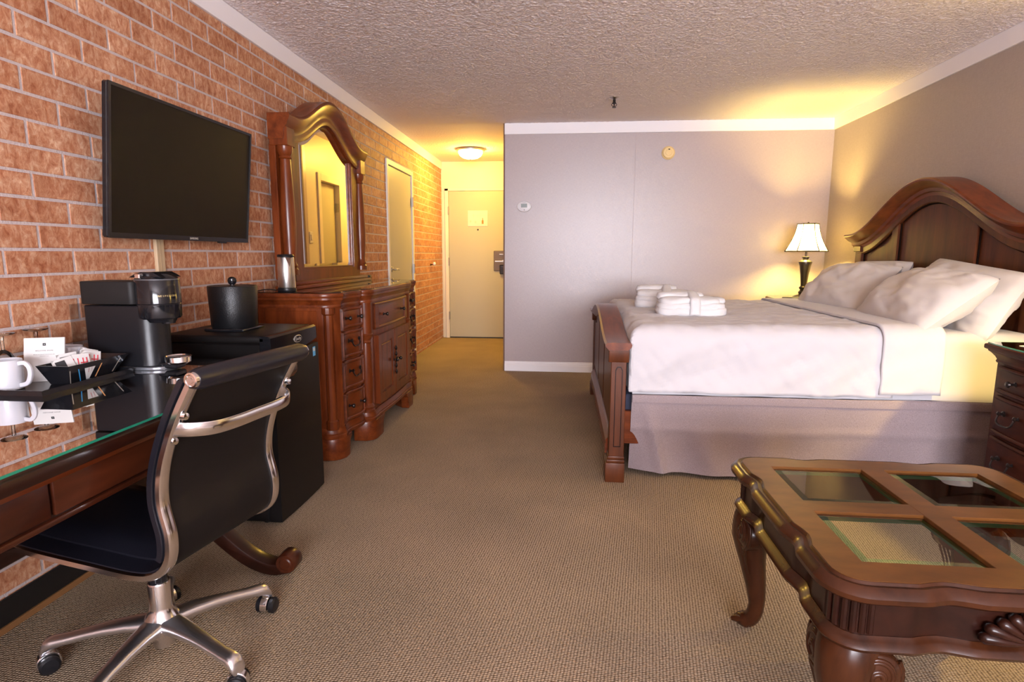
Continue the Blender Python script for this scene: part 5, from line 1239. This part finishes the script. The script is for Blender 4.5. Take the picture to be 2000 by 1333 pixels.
# ------------------------------------------------------------------ table lamps
def lamp(label, loc):
    l_ = thing('table_lamp', label, 'lamp', loc, 0.0, 'matching table lamps on the nightstands')
    build('base', MB().lathe([(0.0, 0.0), (0.088, 0.0), (0.090, 0.010), (0.082, 0.020), (0.060, 0.028), (0.040, 0.034), (0.036, 0.040), (0.0, 0.040)], n=32), LAMP_BODY, l_, local=True)
    build('body', MB().lathe([(0.0, 0.040), (0.036, 0.040), (0.042, 0.048), (0.040, 0.062), (0.030, 0.070), (0.028, 0.078), (0.034, 0.084), (0.038, 0.094), (0.032, 0.104), (0.026, 0.110), (0.027, 0.13), (0.034, 0.21), (0.046, 0.285), (0.056, 0.318), (0.054, 0.326), (0.038, 0.338), (0.026, 0.346), (0.024, 0.356), (0.030, 0.362), (0.030, 0.370), (0.012, 0.376), (0.0, 0.376)], n=32), LAMP_BODY, l_, local=True)
    build('stem', MB().lathe([(0.0, 0.370), (0.009, 0.370), (0.009, 0.435), (0.014, 0.438), (0.014, 0.475), (0.0, 0.475)], n=14), BRONZE, l_, local=True)
    prof_ = [(0.172, 0.418), (0.152, 0.452), (0.128, 0.500), (0.106, 0.552), (0.093, 0.605), (0.085, 0.655)]
    n = 6; a0 = R(-90+14); vs = []; NS_ = 4
    for r_, z_ in prof_:
        for k in range(n):
            p0 = Vector((math.cos(a0+2*PI*k/n), math.sin(a0+2*PI*k/n)))*r_; p1 = Vector((math.cos(a0+2*PI*(k+1)/n), math.sin(a0+2*PI*(k+1)/n)))*r_
            for j in range(NS_): q_ = p0.lerp(p1, j/NS_); vs.append((q_.x, q_.y, z_))
    m_ = n*NS_
    sh = build('shade', MB().add(vs, [(i*m_+k, i*m_+(k+1) % m_, (i+1)*m_+(k+1) % m_, (i+1)*m_+k) for i in range(len(prof_)-1) for k in range(m_)]), SHADE, l_, local=True, smooth=20)
    for k in range(n):
        c_, s_ = math.cos(a0+2*PI*k/n), math.sin(a0+2*PI*k/n)
        build('rib', MB().tube([(r_*c_*1.004, r_*s_*1.004, z_) for r_, z_ in prof_], 0.0050, 6), BRONZE, sh, local=True)
    for r_, z_, nm in ((prof_[0][0], prof_[0][1], 'bottom_trim'), (prof_[-1][0], prof_[-1][1], 'top_trim')):
        pts = [(r_*math.cos(a0+2*PI*k/n), r_*math.sin(a0+2*PI*k/n), z_) for k in range(n)]
        build(nm, MB().tube(pts+[pts[0]], 0.0055, 6), BRONZE, sh, local=True)
    build('harp', MB().tube(cr_path([(0.0, -0.012, 0.44), (0.0, -0.055, 0.50), (0.0, -0.05, 0.60), (0.0, -0.01, 0.655), (0.0, 0.01, 0.655), (0.0, 0.05, 0.60), (0.0, 0.055, 0.50), (0.0, 0.012, 0.44)], 4), 0.0018, 6), BRONZE, l_, local=True)
    build('finial', MB().lathe([(0.004, 0.653), (0.010, 0.658), (0.011, 0.664), (0.006, 0.670), (0.0, 0.674)], n=12), BRONZE, l_, local=True)
    build('spider', MB().tube([(-0.079, 0, 0.654), (0.079, 0, 0.654)], 0.0016, 5).tube([(0, -0.068, 0.654), (0, 0.068, 0.654)], 0.0016, 5), BRONZE, sh, local=True)
    build('bulb', MB().lathe([(0.0, 0.476), (0.012, 0.478), (0.016, 0.51), (0.027, 0.550), (0.028, 0.567), (0.020, 0.587), (0.0, 0.595)], n=16), BULB, l_, local=True)
    return l_
L1, L2 = (3.865, 5.42, NT_), (3.93, 2.32, NT_)
lp = lamp('lit table lamp with ribbed bell shade in the far corner beside the bed', L1)
l2 = copy_tree(lp, L2, 0.0, 'lit table lamp standing on the bow-fronted nightstand close to the coffee table')

# ------------------------------------------------------------------ coffee table
TZ = 0.552
CTX, CTY, HX_, HY_ = 2.672, 1.470, 0.398, 0.382
ct = thing('coffee_table', 'square cherry coffee table with four glass panes and scroll legs', 'coffee table', (CTX, CTY, 0))
def wav(t):
    a = abs(t)
    def sm(e0, e1, x): x = max(0, min(1, (x-e0)/(e1-e0))); return x*x*(3-2*x)
    return -0.010*sm(0.72, 0.58, a) + 0.009*sm(0.50, 0.34, a) - 0.003*math.exp(-((a-0.54)/0.04)**2)
def outline(o):
    """serpentine table outline grown by o"""
    rc = 0.085; pts = []
    cxs = HX_-rc; cys = HY_-rc
    def side(cx, cy_, d, nrm, ln):
        n = 44
        for k in range(1, n):
            t = -1+2*k/n; w_ = wav(t*1.0)
            pts.append((cx+d[0]*ln*t+nrm[0]*w_, cy_+d[1]*ln*t+nrm[1]*w_))
    def corner(cx, cy_, a0):
        for k in range(9):
            a = R(a0+90*k/8); pts.append((cx+rc*math.cos(a), cy_+rc*math.sin(a)))
    corner(cxs, -cys, -90); side(HX_, 0, (0, 1), (1, 0), cys); corner(cxs, cys, 0); side(0, HY_, (-1, 0), (0, 1), cxs)
    corner(-cxs, cys, 90); side(-HX_, 0, (0, -1), (-1, 0), cys); corner(-cxs, -cys, 180); side(0, -HY_, (1, 0), (0, -1), cxs)
    pts = [(CTX+x, CTY+y) for x, y in pts]
    if abs(o) > 1e-6:
        n = len(pts); out = []
        for i in range(n):
            t = Vector(pts[(i+1) % n])-Vector(pts[i-1]); t.normalize(); out.append((pts[i][0]+t.y*o, pts[i][1]-t.x*o))
        return out
    return pts
O0 = outline(0.0); OI = outline(-0.030)
PW, PH, BAR = 0.262, 0.245, 0.032
ix, iy = BAR+PW, BAR+PH
def rect_match(src, hx, hy):
    out = []
    for x, y in src:
        dx, dy = x-CTX, y-CTY; k = max(abs(dx)/HX_, abs(dy)/HY_)
        out.append((CTX+max(-hx, min(hx, dx/HX_*hx/k)), CTY+max(-hy, min(hy, dy/HY_*hy/k))))
    # pin the true corners
    for sx in (-1, 1):
        for sy_ in (-1, 1):
            i = min(range(len(out)), key=lambda q: (out[q][0]-CTX-sx*hx)**2+(out[q][1]-CTY-sy_*hy)**2); out[i] = (CTX+sx*hx, CTY+sy_*hy)
    return out
RI = rect_match(OI, ix, iy)
tt = build('top_frame', MB().ring(OI, RI, XYZ, TZ-0.022, TZ), WOODT, ct, smooth=20)
build('edge_moulding', MB().sweep(O0, [(-0.034, TZ-0.001), (-0.028, TZ-0.001), (-0.024, TZ-0.006), (-0.014, TZ-0.004), (-0.004, TZ-0.010), (0.003, TZ-0.020), (0.002, TZ-0.030), (-0.006, TZ-0.037), (-0.014, TZ-0.040), (-0.034, TZ-0.040)], XYZ, -1, closed=True), WOODL, tt, smooth=40)
build('cross_bar', MB().box(CTX-BAR, CTY-iy-0.001, TZ-0.022, CTX+BAR, CTY+iy+0.001, TZ, 0.001), WOODT, tt)
build('cross_bar', MB().box(CTX-ix-0.001, CTY-BAR, TZ-0.0215, CTX+ix+0.001, CTY+BAR, TZ-0.0005, 0.001), WOODT, tt)
for sx in (-1, 1):
    for sy_ in (-1, 1):
        x0, x1 = sorted((CTX+sx*BAR, CTX+sx*ix)); y0, y1 = sorted((CTY+sy_*BAR, CTY+sy_*iy))
        bw = 0.022; zt = TZ-0.004; zb_ = TZ-0.0095
        pn = build('glass_pane', MB().add([(x0+bw, y0+bw, zt), (x1-bw, y0+bw, zt), (x1-bw, y1-bw, zt), (x0+bw, y1-bw, zt)], [(0, 1, 2, 3)]), TABLE_GLASS, ct, smooth=0)
        A = [(x0, y0), (x1, y0), (x1, y1), (x0, y1)]; B = [(x0+bw, y0+bw), (x1-bw, y0+bw), (x1-bw, y1-bw), (x0+bw, y1-bw)]
        build('bevel', MB().add([(x, y, zb_) for x, y in A]+[(x, y, zt) for x, y in B], [(i, (i+1) % 4, 4+(i+1) % 4, 4+i) for i in range(4)]), BEVEL_GLASS, pn, smooth=0, label='greenish bevelled edge')
        build('pane_ledge', MB().ring(A, [(x0+0.006, y0+0.006), (x1-0.006, y0+0.006), (x1-0.006, y1-0.006), (x0+0.006, y1-0.006)], XYZ, TZ-0.022, TZ-0.013), GREEN_EDGE, pn, smooth=0)
AO = outline(-0.036)
build('apron', MB().sweep(AO, [(0, 0.418), (0, TZ-0.038), (-0.018, TZ-0.038), (-0.018, 0.418)], XYZ, -1, closed=True), WOODD, ct, smooth=40)
build('lower_moulding', MB().sweep(AO, [(-0.016, 0.400), (0.008, 0.398), (0.018, 0.404), (0.022, 0.412), (0.018, 0.420), (0.010, 0.424), (0.002, 0.432), (-0.016, 0.432)], XYZ, -1, closed=True), WOODL, ct, smooth=40)
for sx in (-1, 1):
    for sy_ in (-1, 1):
        cxc, cyc = CTX+sx*(HX_-0.085), CTY+sy_*(HY_-0.085); a0 = math.atan2(sy_, sx); rr_ = 0.049
        for k in range(-3, 4):
            a = a0+R(k*19.0)
            build('flute', MB().tube([(cxc+rr_*math.cos(a), cyc+rr_*math.sin(a), 0.436), (cxc+rr_*math.cos(a), cyc+rr_*math.sin(a), TZ-0.044)], 0.0068, 8), WOODD, ct)
        # cabriole leg: knee out, shank in, toe out
        cx0, cy0 = CTX+sx*(HX_-0.088), CTY+sy_*(HY_-0.088); dv_ = Vector((sx, sy_)).normalized()
        st_ = cr_path([(0.0, 0.405), (0.018, 0.36), (0.024, 0.31), (0.012, 0.23), (-0.004, 0.15), (-0.010, 0.09), (0.000, 0.045), (0.022, 0.022), (0.048, 0.018)], 6)
        rad = [0.060, 0.060, 0.055, 0.040, 0.030, 0.024, 0.024, 0.026, 0.017]
        rl = []
        for i in range(len(st_)):
            q_ = i/6; j = min(int(q_), len(rad)-2); rl.append(rad[j]+(rad[j+1]-rad[j])*(q_-j))
        lg = build('leg', MB().tube([(cx0+dv_.x*p.x, cy0+dv_.y*p.x, max(p.y, rl[i]*0.72)) for i, p in enumerate(st_)], rl, 16), WOODL, ct, smooth=70)
        for k_, q_ in enumerate((-0.5, 0.0, 0.5)):
            tv_ = Vector((-dv_.y, dv_.x))
            b_ = Vector((cx0, cy0))+dv_*0.042+tv_*q_*0.034
            build('toe', MB().tube([(b_.x-dv_.x*0.03, b_.y-dv_.y*0.03, 0.030), (b_.x, b_.y, 0.022), (b_.x+dv_.x*0.016, b_.y+dv_.y*0.016, 0.014)], [0.008, 0.012, 0.008], 8), WOODL, lg, smooth=70)
        # carved scrolls on the two outer faces of the knee
        for ax in (0, 1):
            fn = Vector((sx, 0)) if ax == 0 else Vector((0, sy_)); tn = Vector((0, sy_)) if ax == 0 else Vector((sx, 0))
            c0 = Vector((cx0, cy0))+fn*0.060 - tn*0.030
            ax_ = 'x' if ax == 0 else 'y'; sg_ = sx if ax == 0 else sy_
            build('scroll_boss', MB().lathe([(0.0, sg_*0.004), (0.030, sg_*0.002), (0.046, -sg_*0.004), (0.054, -sg_*0.014), (0.052, -sg_*0.040), (0.0, -sg_*0.050)], (c0.x, c0.y, 0.342), 28, ax_), WOODL, lg, smooth=60)
            for o_r, lift in ((0.0, 0.003), (0.010, 0.001)):
                pts = []
                for k in range(44):
                    th_ = k/43*2*PI*2.1; r_ = 0.006+o_r*0.5+0.048*(k/43)
                    pts.append((c0.x+tn.x*(-r_*math.cos(th_)*0.9)+fn.x*(lift-0.012*(k/43)**2), c0.y+tn.y*(-r_*math.cos(th_)*0.9)+fn.y*(lift-0.012*(k/43)**2), 0.342+r_*math.sin(th_)))
                build('carved_scroll', MB().tube(pts, [0.0058-0.0015*k/43 for k in range(44)], 6), WOODL, lg, smooth=70)
            for k in range(4):
                e0 = c0 - tn*(0.030-0.010*k)
                pts = cr_path([(e0.x+fn.x*-0.012, e0.y+fn.y*-0.012, 0.345), (e0.x+fn.x*-0.006+tn.x*0.006, e0.y+fn.y*-0.006+tn.y*0.006, 0.30), (e0.x-fn.x*0.016+tn.x*0.018, e0.y-fn.y*0.016+tn.y*0.018, 0.25), (e0.x-fn.x*0.030+tn.x*0.024, e0.y-fn.y*0.030+tn.y*0.024, 0.20)], 5)
                build('carved_leaf', MB().tube(pts, [0.005-0.0035*i/(len(pts)-1) for i in range(len(pts))], 6), WOODL, lg, smooth=70)
for sy_ in (-1, 1):
    ya = CTY+sy_*(HY_-0.036+0.012-0.004); zb0 = 0.434
    sh = build('carved_shell', MB().lathe([(0.0, 0.0), (0.020, 0.002), (0.014, 0.008), (0.0, 0.010)], (CTX, ya, zb0+0.012), 16, 'y'), WOODD, ct)
    for k in range(11):
        a = R(10+16*k); Rr = 0.074 if 1 < k < 9 else 0.080
        pts = [(CTX+1.35*r_*math.cos(a), ya+sy_*(0.004+0.006*math.sin(PI*min(1, r_/Rr))), zb0+0.004+r_*math.sin(a)*0.98) for r_ in (0.014, 0.03, 0.05, Rr*0.92, Rr)]
        build('shell_rib', MB().tube(pts, [0.003, 0.0055, 0.0090, 0.0125, 0.007], 8), WOODD, sh, smooth=70)
